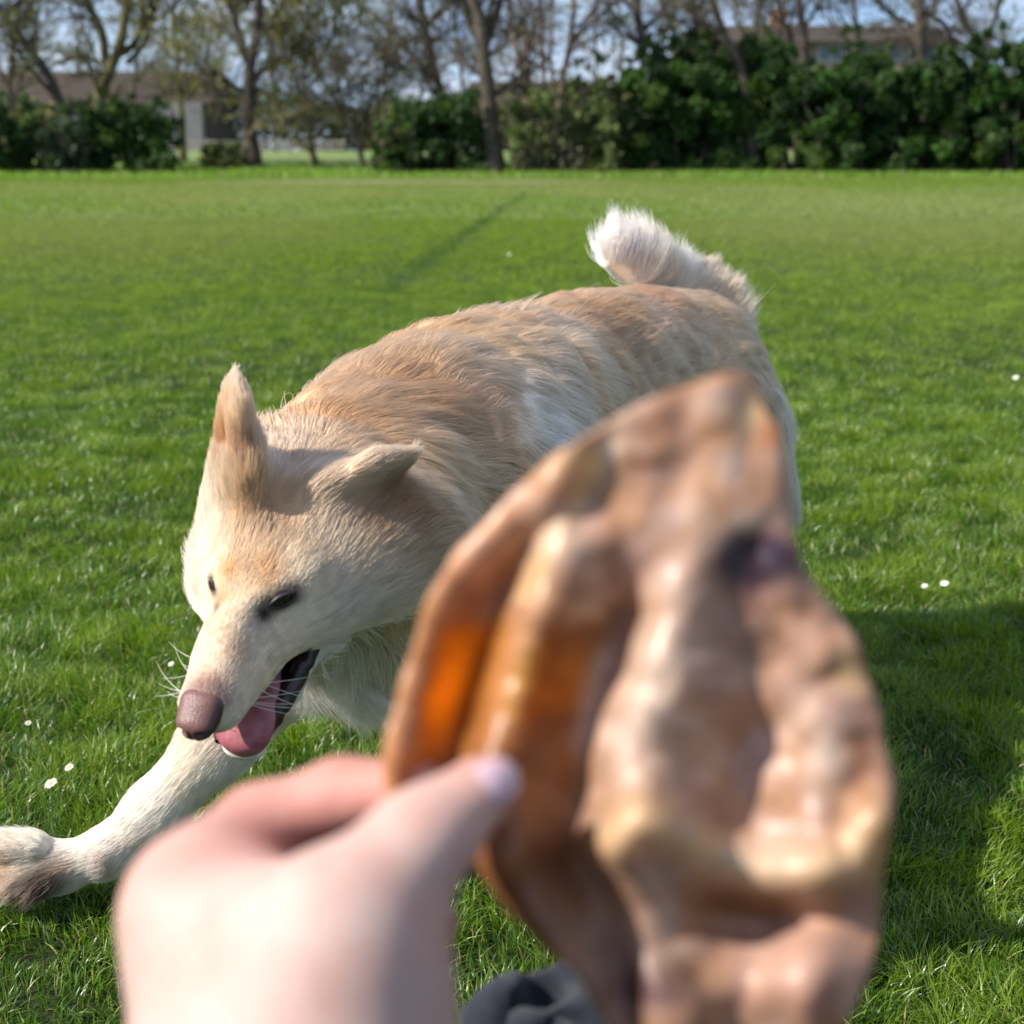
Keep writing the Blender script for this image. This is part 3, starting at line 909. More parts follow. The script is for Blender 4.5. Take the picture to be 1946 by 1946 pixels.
for (lab, cx, w, yt, Yh, n, cols, sd) in [
        ('dark hedge bush at the left end of the tall hedge, beside the olive bush', 1285, 190, 84, 47, 20000, DK + DG[:2], 211),
        ('hedge bush with a bright leafy top in front of the slanting trunk', 1400, 210, 82, 47.5, 22000, DG + DK, 212),
        ('hedge bush with a small see-through gap at its foot', 1500, 190, 112, 46.5, 19000, DK + DG[:1], 213),
        ('dark hedge bush under the middle windows of the pinkish house', 1600, 190, 126, 46, 19000, DK + DG[:2], 214),
        ('hedge bush at the foot of the thick straight trunk', 1712, 190, 120, 46, 19000, DK + DG[:1], 215),
        ('hedge bush right of the thick straight trunk', 1815, 180, 108, 46, 19000, DK + DG[:2], 216),
        ('tallest dark hedge bush at the right edge of the photo', 1925, 170, 66, 45.5, 20000, DK + DG[:1], 217),
        ('hedge bush beyond the right edge of the photo', 2040, 180, 60, 45.5, 7000, DK, 218)]:
    bush('hedge_bush', lab, cx, w, yt, 326, Yh, int(n * 1.4), cols, sd, .078, HG, HOLE if 1380 < cx < 1620 else None, 1.5)
bush('bush', 'light green bush top in front of the pinkish house windows', 1640, 120, 72, 200, 52, 5000, DG + OLV[:2], 221, .08, None, None, 1.2, .2)
bush('bush', 'brighter green bush peeping over the hedge left of the house', 1268, 120, 62, 250, 50, 5500, DG + YG[:1], 222, .08, None, None, 1.2, .2)
bush('bush', 'leafy green bush standing behind the slanting trunk above the hedge', 1440, 110, 76, 250, 50, 4500, DG + YG[:1], 223, .08, None, None, 1.2, .25)

# far scrub under the trees, one mass
g = np.random.default_rng(91)
n = 105000
x = g.uniform(-85, 85, n); y = g.uniform(92, 100, n)
top = 2.2 + 1.6 * vnoise(np.stack([x, 0 * x, 0 * x], 1), .22, 4) + 1.1 * vnoise(np.stack([x, 0 * x, 0 * x], 1), .9, 5)
z = .7 + top * g.random(n) ** .8
q = np.stack([x, y, z], 1)
e1 = unit(g.normal(0, 1, (n, 3))); e2 = unit(np.cross(e1, g.normal(0, 1, (n, 3)))); s = g.uniform(.10, .24, (n, 1))
v = np.stack([q - e1 * s, q + e2 * s * .5, q + e1 * s, q - e2 * s * .5], 1).reshape(-1, 3)
c = np.where(g.random((n, 1)) < .6, [[.10, .085, .06]], [[.09, .11, .04]]) * g.uniform(.5, 1.4, (n, 1))
tag(build('distant_scrub', v, [np.arange(4 * n).reshape(-1, 4)], twigm, None, False, np.repeat(c, 4, 0)), kind='stuff')

# rough uncut grass at the foot of the bushes
g = np.random.default_rng(77)
n = 26000
x = g.uniform(-24, 24, n); y = 43.6 + np.abs(g.normal(0, 1.6, n)) + (x < 0) * g.uniform(0, 9, n) * (g.random(n) < .5)
z = ground_z(x, y)
h = g.uniform(.05, .20, n); la = g.uniform(0, 6.28, n)
w = .03
p0 = np.stack([x, y, z], 1); sd_ = np.stack([np.cos(la), np.sin(la), 0 * la], 1) * w
v = np.stack([p0 - sd_, p0 + sd_, p0 + np.stack([g.normal(0, .05, n), g.normal(0, .05, n), h], 1)], 1).reshape(-1, 3)
c = np.where(g.random((n, 1)) < .2, [[.32, .30, .15]], [[.20, .34, .06]]) * g.uniform(.6, 1.3, (n, 1))
tag(build('rough_grass', v, [np.arange(3 * n).reshape(-1, 3)], gmat, None, False, np.repeat(c, 3, 0)), kind='stuff')

# ------------------------------------------------------------------ daisies
petm = Mat('daisy_petal').set(Roughness=.6); petm.b.inputs['Base Color'].default_value = (.85, .85, .84, 1); petm = petm.m
cenm = Mat('daisy_centre').set(Roughness=.7); cenm.b.inputs['Base Color'].default_value = (.75, .50, .04, 1); cenm = cenm.m
stemm = Mat('daisy_stem').set(Roughness=.6); stemm.b.inputs['Base Color'].default_value = (.10, .20, .03, 1); stemm = stemm.m
def daisy(px, py, label, sc, seed):
    g = np.random.default_rng(seed)
    gx_, gy_ = ground_hit(px, py + 4)
    root = empty('daisy', (gx_, gy_, 0)); tag(root, label, 'daisy', 'daisies in the grass')
    hh = .034
    top = np.array([gx_ + g.normal(0, .003), gy_ - .004, hh])
    tilt = unit(np.array([g.normal(0, .25) - .2, -.45, 1]))
    e1 = unit(np.cross(tilt, [1, 0, 0])); e2 = np.cross(tilt, e1)
    m = MB()
    for k in range(18):
        a = 6.283 * k / 18 + g.normal(0, .05); d = math.cos(a) * e1 + math.sin(a) * e2; s = -math.sin(a) * e1 + math.cos(a) * e2
        L = .0105 * sc * g.uniform(.85, 1.1); w_ = .0016 * sc
        pts = [top + d * .002, top + d * L * .6 - s * w_ + tilt * .0008, top + d * L + tilt * .0005, top + d * L * .6 + s * w_ + tilt * .0008]
        m.add(pts, [[0, 1, 2, 3]])
    child_of(m.build('petals', petm), root)
    v_, f_ = sphere_mesh(top + tilt * .0006, (e1, e2, tilt), (.0034 * sc, .0034 * sc, .0018 * sc), 12, 7)
    child_of(build('centre', v_, [f_], cenm), root)
    T = np.linspace(0, 1, 5)[:, None]
    v_, f_ = tube(np.array([gx_, gy_, 0]) + (top - np.array([gx_, gy_, 0])) * T, np.full(5, .0008), 5)
    child_of(build('stem', v_, [f_], stemm), root)
for k, (px, py, lab, sc) in enumerate([
        (1792, 1140, 'open daisy at the edge of the big shadow, right one of the pair', .7),
        (1752, 1145, 'smaller daisy at the edge of the big shadow, left one of the pair', .55),
        (1928, 733, 'white daisy by itself near the right edge of the field', 1.0),
        (106, 1534, 'daisy on the grass between the reaching paw and the forearm', .8),
        (142, 1502, 'small daisy just above the one beside the reaching paw', .6),
        (322, 1299, 'daisy with a yellow centre beside the muzzle of the dog', .5),
        (968, 489, 'distant daisy speck left of the raised tail', 1.2),
        (60, 1415, 'half hidden daisy in the grass at the left edge above the paw', .42)]):
    daisy(px, py, lab, sc, 300 + k)
# ------------------------------------------------------------------ the dog
HO = P(468, 1122, 1.12)                       # between the eyes
hf = unit(V(-0.27, 0.75, -0.60))              # towards the nose
hr = unit(V(0.91, 0.15, -0.222))               # towards the dog's left ear
hr = unit(hr - (hr @ hf) * hf)
hu = unit(np.cross(hf, hr))
if hu @ UPV < 0: hu = -hu
def H(f, u, r): return HO + f * hf + u * hu + r * hr
def HD(f, u, r): return unit(f * hf + u * hu + r * hr)

DOWN = np.array([0, 0, -1.0])
cream = (0.81, 0.60, 0.40); tan = (0.60, 0.34, 0.17); pale = (0.83, 0.68, 0.50); white = (0.90, 0.83, 0.73); legc = (0.89, 0.81, 0.71); brown = (0.16, 0.085, 0.05); faceC = (0.70, 0.53, 0.36); cheekw = (.78, .68, .55)
rump, loin, mid, rib = P(1300, 692, 2.08), P(1150, 712, 1.92), P(1040, 752, 1.80), P(910, 838, 1.64)
shd, nb, nk, hb = P(812, 898, 1.52), P(715, 935, 1.40), P(640, 962, 1.31), P(590, 985, 1.23)
def C(a, b, ra, rb, k=0.03, L=0.02, lift=0.35, col=cream, flow=None, den=1.0, **kw):
    fl = unit(np.asarray(b) - np.asarray(a)) if flow is None else unit(flow)
    return Cone(a, b, ra, rb, k, L=L, lift=lift, col=col, flow=fl, den=den, **kw)
back = unit(rump - shd)
dog = [
    C(loin, rump, .090, .094, .05, L=.030, lift=.22, col=cream),
    C(mid, loin, .098, .090, .05, L=.030, lift=.22, col=cream),
    C(rib, mid, .118, .098, .05, L=.036, lift=.25, col=cream),
    C(shd, rib, .134, .120, .05, L=.052, lift=.24, col=cream, flow=back + .25 * DOWN),
    C(nb, shd, .112, .134, .05, L=.060, lift=.27, col=(0.78, .55, .35), flow=unit(shd - nb) + .3 * DOWN, den=1.5),
    C(nk, nb, .090, .112, .05, L=.056, lift=.30, col=(0.78, .55, .35), flow=unit(nb - nk) + .35 * DOWN, den=1.7),
    C(hb, nk, .066, .086, .05, L=.034, lift=.40, col=cream, flow=unit(nk - hb) + .25 * DOWN, den=1.8),
    Ell(P(868, 985, 1.60), [back, np.cross(back, [0, 0, 1]), [0, 0, 1]], (.20, .095, .135), .06, L=.045, lift=.35, col=pale, flow=unit(back + .5 * DOWN), den=1.0),
    Ell(P(735, 1085, 1.44), [back, np.cross(back, [0, 0, 1]), [0, 0, 1]], (.10, .08, .115), .06, L=.055, lift=.4, col=white, flow=unit(back * .5 + DOWN), den=1.0),
    C(P(610, 1120, 1.33), P(740, 1150, 1.45), .052, .07, .05, L=.055, lift=.45, col=white, flow=unit(back * .6 + DOWN)),
    # right thigh, stifle, hock, foot and the far pair
    C(P(1330, 780, 2.06), P(1345, 900, 2.03), .088, .062, .05, L=.035, lift=.3, col=pale, flow=DOWN + .4 * back),
    C(P(1400, 800, 2.12), P(1440, 935, 2.13), .066, .042, .05, L=.055, lift=.45, col=white, flow=DOWN + .5 * back),
    C(P(1345, 900, 2.03), P(1440, 1090, 2.12), .052, .027, .03, L=.02, lift=.3, col=white),
    C(P(1440, 1090, 2.12), P(1385, 1270, 2.10), .024, .021, .02, L=.012, col=white),
    C(P(1385, 1280, 2.10), P(1345, 1300, 2.03), .026, .022, .02, L=.010, col=white),
    C(P(1240, 790, 2.16), P(1190, 940, 2.12), .080, .058, .05, L=.03, col=pale),
    C(P(1190, 940, 2.12), P(1310, 1100, 2.24), .048, .025, .03, L=.02, col=white),
    C(P(1310, 1100, 2.24), P(1262, 1240, 2.22), .023, .020, .02, L=.012, col=white),
    C(P(1262, 1245, 2.22), P(1215, 1262, 2.16), .025, .021, .02, L=.010, col=white),
    # left fore leg, folded under the chest
    C(P(835, 1050, 1.48), P(880, 1200, 1.52), .07, .042, .04, L=.025, col=pale),
    C(P(880, 1200, 1.52), P(915, 1420, 1.49), .036, .022, .03, L=.015, col=white),
    C(P(915, 1420, 1.49), P(870, 1545, 1.50), .021, .020, .02, L=.012, col=white),
    C(P(868, 1555, 1.50), P(835, 1590, 1.47), .026, .022, .02, L=.010, col=white),
    # right fore leg reaching out
    C(P(690, 1110, 1.46), P(560, 1240, 1.485), .062, .044, .04, L=.03, col=white),
    C(P(560, 1240, 1.485), P(420, 1405, 1.50), .044, .0335, .03, L=.020, lift=.3, col=legc),
    C(P(420, 1405, 1.50), P(300, 1535, 1.50), .0335, .0265, .02, L=.015, lift=.25, col=legc),
    C(P(300, 1535, 1.50), P(205, 1618, 1.50), .0265, .0225, .02, L=.013, lift=.25, col=legc),
    C(P(205, 1618, 1.50), P(120, 1648, 1.50), .0225, .0215, .015, L=.012, lift=.25, col=white),
    Ell(P(196, 1640, 1.478), [V(1, 0, 0), V(0, 1, 0), V(0, 0, 1)], (.009, .012, .009), .012, L=.006, col=brown, flow=unit(V(-1, .4, 0)), den=1),
    C(P(120, 1648, 1.50), P(58, 1640, 1.50), .022, .0235, .015, L=.012, lift=.35, col=white),
    C(P(66, 1612, 1.485), P(-26, 1604, 1.48), .0130, .0125, .003, L=.010, lift=.35, col=white),
    C(P(58, 1638, 1.505), P(-40, 1638, 1.505), .0130, .0125, .003, L=.010, lift=.35, col=white),
    C(P(64, 1662, 1.485), P(-20, 1678, 1.475), .0130, .0120, .003, L=.010, lift=.35, col=white),
    C(P(80, 1662, 1.48), P(22, 1682, 1.472), .0120, .0105, .005, L=.018, lift=.55, col=(.30, .17, .10), flow=V(-.7, .7, 0)),
    C(P(100, 1668, 1.475), P(66, 1686, 1.470), .0105, .0095, .006, L=.026, lift=.6, col=brown, flow=V(-.6, 1, 0)),
    C(P(78, 1610, 1.50), P(40, 1606, 1.50), .010, .009, .010, L=.036, lift=.8, col=white, flow=V(-.2, -1, 0)),
    # skull and face
    Ell(H(-.072, -.036, 0), [hf, hu, hr], (.082, .050, .056), .03, L=.014, lift=.25, col=faceC, flow=-hf, den=2.2),
    C(H(-.040, -.024, .016), H(-.085, -.02, .022), .034, .036, .02, L=.013, lift=.22, col=faceC, flow=-hf, den=2.2),
    C(H(-.040, -.024, -.016), H(-.085, -.02, -.022), .034, .036, .02, L=.013, lift=.22, col=faceC, flow=-hf, den=2.2),
    # brow ridges
    C(H(-.010, -.003, .018), H(-.026, -.006, .034), .0135, .0165, .016, L=.008, lift=.25, col=(.82, .60, .38), flow=HD(-1, .2, .3), den=2.5),
    C(H(-.010, -.003, -.018), H(-.026, -.006, -.034), .0135, .0165, .016, L=.008, lift=.25, col=(.82, .60, .38), flow=HD(-1, .2, -.3), den=2.5),
    # muzzle
    C(H(-.03, -.026, 0), H(.040, -.022, 0), .034, .0225, .03, L=.006, lift=.18, col=faceC, flow=-hf, den=2.6),
    C(H(.040, -.022, 0), H(.087, -.023, 0), .0225, .0180, .02, L=.0045, lift=.18, col=pale, flow=-hf, den=2.6),
    C(H(.0, -.042, .019), H(.085, -.031, .0095), .0185, .0130, .018, L=.006, lift=.2, col=pale, flow=HD(-1, -.3, .1), den=2.4),
    C(H(.0, -.042, -.015), H(.085, -.031, -.0085), .0170, .0125, .018, L=.006, lift=.2, col=pale, flow=HD(-1, -.3, -.1), den=2.4),
    # cheeks
    C(H(-.020, -.042, .040), H(-.075, -.050, .052), .024, .036, .03, L=.016, lift=.3, col=pale, flow=HD(-1, -.2, .35), den=1.8),
    C(H(-.020, -.042, -.038), H(-.075, -.050, -.038), .018, .023, .03, L=.017, lift=.5, col=cheekw, flow=HD(-1, -.2, -.8), den=1.8),
    C(H(-.080, -.050, .044), H(-.125, -.065, .052), .027, .032, .06, L=.046, lift=.4, col=cream, flow=HD(-1, -.3, .35), den=1.4),
    C(H(-.105, -.06, .048), P(790, 1015, 1.42), .034, .080, .06, L=.050, lift=.32, col=(.74, .50, .31), flow=unit(shd - nk) + .35 * DOWN, den=1.2),
    C(H(-.09, -.045, -.042), H(-.13, -.045, -.045), .026, .032, .04, L=.028, lift=.5, col=pale, flow=HD(-1, -.2, -.6), den=1.4),
    C(H(-.030, -.045, -.045), H(-.045, -.040, -.058), .016, .010, .015, L=.024, lift=.9, col=cheekw, flow=HD(-.4, .1, -1), den=1.8),
    # lower jaw, hanging open, and throat
    C(H(-.055, -.078, .018), H(.020, -.098, .012), .025, .0165, .02, L=.009, lift=.3, col=white, flow=HD(-1, -.3, .1), den=2.0),
    C(H(-.055, -.078, -.018), H(.020, -.098, -.012), .025, .0165, .02, L=.009, lift=.3, col=white, flow=HD(-1, -.3, -.1), den=2.0),
    C(H(.020, -.099, .011), H(.070, -.110, .007), .0145, .0105, .012, L=.006, lift=.3, col=white, flow=HD(-1, -.3, .1), den=2.0),
    C(H(.020, -.099, -.011), H(.070, -.110, -.007), .0145, .0105, .012, L=.006, lift=.3, col=white, flow=HD(-1, -.3, -.1), den=2.0),
    C(H(-.085, -.095, .0), H(-.05, -.105, .0), .045, .030, .03, L=.035, lift=.45, col=white, flow=HD(-.7, -1, .2), den=1.2),
    # tail, carried up and curled forward over the rump
    C(P(1345, 635, 2.14), P(1330, 572, 2.15), .045, .032, .04, L=.045, lift=.4, col=pale, flow=V(.4, -1, .3)),
    C(P(1330, 578, 2.15), P(1275, 545, 2.11), .026, .018, .02, L=.034, lift=.75, col=(.95, .90, .82), flow=V(.15, -1, .15)),
    C(P(1275, 545, 2.11), P(1215, 520, 2.07), .019, .018, .02, L=.050, lift=.7, col=(.95, .90, .82), flow=V(.10, -1, .1)),
    C(P(1215, 520, 2.07), P(1162, 490, 2.03), .018, .014, .02, L=.055, lift=.5, col=(.95, .90, .82), flow=V(.02, -1, 0)),
]
# ears: flattened cones; the right one pricked, the left one laid back sideways
e1a, e1b, e1c = P(452, 880, 1.150), P(446, 790, 1.135), P(444, 712, 1.14)
en1 = unit(V(1, .05, .55))
dog += [
    Cone(e1a, e1b, .035, .0170, .03, flat=en1, fs=2.3, L=.018, lift=.4, col=(.80, .58, .38), flow=unit(e1c - e1a), den=2.6),
    Cone(e1b, e1c, .0170, .0035, .010, flat=en1, fs=2.6, L=.006, lift=.2, col=(.84, .64, .43), flow=unit(e1c - e1a), den=2.8),
]
e2a, e2b, e2c = P(660, 925, 1.165), P(712, 890, 1.150), P(758, 872, 1.155)
en2 = unit(V(.30, .85, -.42))
dog += [
    Cone(e2a, e2b, .024, .0155, .03, flat=en2, fs=2.4, L=.020, lift=.25, col=(.80, .57, .37), flow=unit(e2c - e2a), den=2.4),
    Cone(e2b, e2c, .0155, .0085, .010, flat=en2, fs=2.2, L=.011, lift=.2, col=(.88, .68, .46), flow=unit(e2c - e2b), den=2.8),
]
def spline(pts, rads, n):
    pts = np.array(pts); rads = np.array(rads); m = len(pts)
    out, ro = [], []
    pp = np.concatenate([[2 * pts[0] - pts[1]], pts, [2 * pts[-1] - pts[-2]]]); rr = np.concatenate([[rads[0]], rads, [rads[-1]]])
    for k in range(m - 1):
        for t in np.arange(n) / n:
            w = .5 * np.array([-t + 2 * t * t - t ** 3, 2 - 5 * t * t + 3 * t ** 3, t + 4 * t * t - 3 * t ** 3, -t * t + t ** 3])
            out.append(w @ pp[k:k + 4]); ro.append(w @ rr[k:k + 4])
    out.append(pts[-1]); ro.append(rads[-1])
    return out, ro
sp_, sr_ = spline([hb, nk, nb, shd, rib, mid, loin, rump], [.070, .091, .108, .131, .135, .108, .106, .100], 5)
torso = [Cone(a, b, ra, rb, .004) for a, b, ra, rb in zip(sp_[:-1], sp_[1:], sr_[:-1], sr_[1:])]
geo = torso + dog[7:]
ER = .0115
EYE_AX = {1: V(.9, -.38, 0), -1: V(-.5, -.85, 0)}
cuts = [
    # hollows between brow and bridge
    Cone(H(.026, .006, .032), H(.044, .004, .032), .0150, .012, .014),
    Cone(H(.026, .006, -.032), H(.044, .004, -.032), .0150, .012, .014),
    # the open mouth
    Ell(H(.030, -.0685, 0), [HD(1, -.16, 0), HD(.16, 1, 0), hr], (.075, .0165, .040), .006, L=0),
    # the hollow of each ear
    Cone(e1a + V(-.013, -.008, -.014), e1b + V(-.010, -.004, -.010), .011, .006, .006, L=0),
]
dv, dq = sdf_mesh(geo, cuts, 0.0040)
dn = vnormals(dv, dq)
from mathutils.bvhtree import BVHTree
bvh = BVHTree.FromPolygons([tuple(v) for v in dv], [tuple(int(k) for k in f) for f in dq])
def surf(px, py):
    """where the modelled dog is met by the line of sight through a spot of the photograph"""
    ray = FW + (px - 973) * K * RT - (py - 973) * K * UPV
    h = bvh.ray_cast(Vector(CAMP), Vector(ray).normalized())
    if h[0] is None:
        h = bvh.find_nearest(Vector(P(px, py, 1.12)))
    n = np.array(h[1])
    if n @ FW > 0: n = -n
    return np.array(h[0]), unit(n)
sPatch = surf(1050, 800)[0]
sR, EFR = surf(402, 1112)
sL, EF = surf(537, 1140)
eyeR, eyeL = sR - .0110 * EFR, sL - .0092 * EF
PAINT = [(surf(x, y)[0], r * 1.2, tuple(np.array(c) ** (1.25 if r > .04 or y in (1082, 1084, 1100, 1135) else 1.7)), min(1, a * 1.3)) for x, y, r, c, a in [
    (434, 1082, .0085, (.66, .38, .17), .75), (494, 1084, .0110, (.68, .40, .18), .8), (424, 1135, .0070, (.55, .33, .18), .6),
    (470, 1110, .0100, (.80, .64, .46), .6), (500, 1168, .0060, (.05, .03, .02), .9), (510, 1100, .010, (.62, .38, .19), .5),
    (385, 1305, .0150, (.52, .31, .26), .65), (410, 1325, .0100, (.30, .22, .20), .55), (440, 1230, .012, (.66, .46, .34), .4),
    (735, 935, .020, (.42, .25, .15), .65), (775, 985, .024, (.46, .29, .18), .6), (700, 985, .020, (.56, .37, .24), .45), (800, 1060, .028, (.50, .33, .21), .5),
    (620, 1060, .030, (.86, .77, .64), .45), (600, 1140, .028, (.86, .79, .68), .45), (400, 960, .030, (.88, .82, .72), .5), (385, 1060, .020, (.88, .82, .72), .5),
    (520, 960, .024, (.76, .54, .34), .45), (575, 905, .026, (.80, .68, .56), .5), (470, 1000, .020, (.74, .52, .32), .4),
    (430, 850, .016, (.72, .44, .24), .6), (470, 860, .014, (.62, .38, .22), .5),
    (620, 790, .045, (.70, .43, .22), .6), (720, 720, .05, (.72, .45, .23), .5), (860, 620, .05, (.72, .44, .22), .5), (800, 760, .05, (.60, .36, .20), .5),
    (1120, 590, .05, (.74, .46, .25), .55), (1230, 560, .05, (.70, .42, .22), .5), (1180, 640, .05, (.52, .33, .20), .5), (930, 640, .05, (.84, .64, .42), .6), (900, 800, .05, (.62, .40, .25), .4)]]

def blend(p):
    """fur properties at surface points: weights fall off with distance to each primitive"""
    W = np.zeros(len(p)); flow = np.zeros((len(p), 3)); L = np.zeros(len(p)); lift = np.zeros(len(p)); col = np.zeros((len(p), 3)); den = np.zeros(len(p))
    for pr in dog:
        w = np.exp(-np.clip(pr.d(p), -.004, 1) / .009) + 1e-12
        W += w
        flow += w[:, None] * np.asarray(pr.at.get('flow', DOWN))
        L += w * pr.at['L']; lift += w * pr.at.get('lift', .3)
        col += w[:, None] * np.array(pr.at['col']); den += w * pr.at.get('den', 1)
    return flow / W[:, None], L / W, lift / W, col / W[:, None], den / W

def local(p):
    q = p - HO
    return q @ hf, q @ hu, q @ hr

def px_of(p):
    q = p - CAMP
    D = q @ FW
    return 973 + (q @ RT) / D / K, 973 - (q @ UPV) / D / K

def markings(p, col):
    """coat colour that belongs to the hair itself + bare-skin mask"""
    f, u, r = local(p)
    n1 = fbm(p, 14, 31, 3)[:, None]
    n2 = fbm(p * np.array([1, 1, 1]), 45, 32, 2)[:, None]
    c = col * (0.86 + 0.26 * n1) * (0.93 + 0.14 * n2)
    dorsal = np.clip((n1 - 0.42) * 4, 0, 1) * 1.1
    head = np.exp(-np.maximum(np.linalg.norm(p - H(-.05, -.03, 0), axis=1) - .11, 0) / .02)[:, None]
    c = c * (1 - .30 * dorsal * (1 - head)) + .30 * dorsal * (1 - head) * np.array(tan)
    def spot(cen, rad, colr, amt):
        nonlocal c
        w = (amt * np.exp(-(np.linalg.norm(p - cen, axis=1) / rad) ** 2))[:, None]
        c = c * (1 - w) + w * np.array(colr)
    # white patch behind the shoulder
    sp = sPatch
    q = p - sp; q = q - (q @ FW)[:, None] * FW * .75
    ax = unit(V(.28, .95, .1)); al = q @ ax; pe = np.linalg.norm(q - al[:, None] * ax, axis=1)
    w = (.90 * np.exp(-(al / .085) ** 2 - (pe / .034) ** 2))[:, None]
    c = c * (1 - w) + w * np.array((.93, .90, .86))
    spot(P(84, 1674, 1.462), .024, (.018, .007, .004), 1.0)
    spot(P(50, 1700, 1.465), .012, (.07, .03, .015), .9)
    spot(P(0, 1645, 1.475), .008, (.22, .11, .06), .8)
    spot(P(120, 1648, 1.470), .010, (.35, .2, .13), .8)
    spot(P(10, 1640, 1.475), .012, (.45, .3, .2), .8)
    spot(P(198, 1636, 1.475), .008, (.25, .17, .12), .8)
    for c_, r_, k_, a_ in sorted(PAINT, key=lambda q_: -q_[1]):
        spot(c_, r_, k_, a_)
    for e, ef, sd in ((sR, EFR, -1), (sL, EF, 1)):
        al_ = unit(EYE_AX[sd] - (EYE_AX[sd] @ ef) * ef); ac_ = np.cross(ef, al_)
        q = p - e
        w = np.exp(-((q @ al_) / (.0165 if sd > 0 else .0090)) ** 4 - ((q @ ac_) / (.0085 if sd > 0 else .0045)) ** 4 - ((q @ ef) / .012) ** 4)[:, None]
        c = c * (1 - w) + w * np.array((.012, .007, .005))
        q = p - (e - al_ * .013 + hf * .006)
        w = (.8 * np.exp(-(np.linalg.norm(q, axis=1) / .0065) ** 2))[:, None]
        c = c * (1 - w) + w * np.array((.03, .018, .012))
    # inside of mouth, lip line
    inm = (u < -.052 - .16 * (f - .03) + .5 * 0) & (f > -.04) & (f < .11) & (np.abs(r) < .05)
    lipU = -.0525 + (f - .03) * .16 * -1 * 0
    mouth = (np.abs(((u + .0685) * 1.0 + (f - .03) * .16)) < .0185) & (f > -.045) & (f < .102) & (np.abs(r) < .046)
    innerlow = mouth & (dn_at is not None)
    c = np.where(mouth[:, None], np.array([.030, .014, .014]), c)
    bare = mouth | (np.linalg.norm(p - sR, axis=1) < .0055) | (np.linalg.norm(p - sL, axis=1) < .0085)
    nose = (f > .098) & (u > -.034) & (u < .02) & (np.abs(r) < .03)
    bare |= nose
    return np.clip(c, 0, 1), bare
dn_at = None

flow, L, lift, col, den = blend(dv)
# shallow waves of the undercoat, running with the hair
lw = np.clip((L - .018) / .02, 0, 1)
wv_ = dv - .75 * (dv * unit(flow)).sum(1)[:, None] * unit(flow)
dv = dv + dn * ((fbm(wv_, 30, 85, 2) - .5) * .016 * lw)[:, None]
dn = vnormals(dv, dq)
colv, bare = markings(dv, col)

fm = Mat('dog_skin')
a = fm.n('ShaderNodeAttribute', attribute_name='tint')
fm.l(a.outputs['Color'], fm.b.inputs['Base Color'])
fm.set(Roughness=.75)
fm.b.inputs['Specular IOR Level'].default_value = .25
tcn = fm.n('ShaderNodeTexCoord')
fm.bump(fm.noise(220, 3, tcn.outputs['Object']), .25, .002)

dog_root = empty('dog', (0.02, 1.65, 0))
tag(dog_root, 'cream long-haired shepherd dog bounding over the grass with open mouth and raised tail', 'dog')
body = build('body', dv, [dq], fm.m, None, True, np.where(bare[:, None], colv, colv * .93))
child_of(body, dog_root)

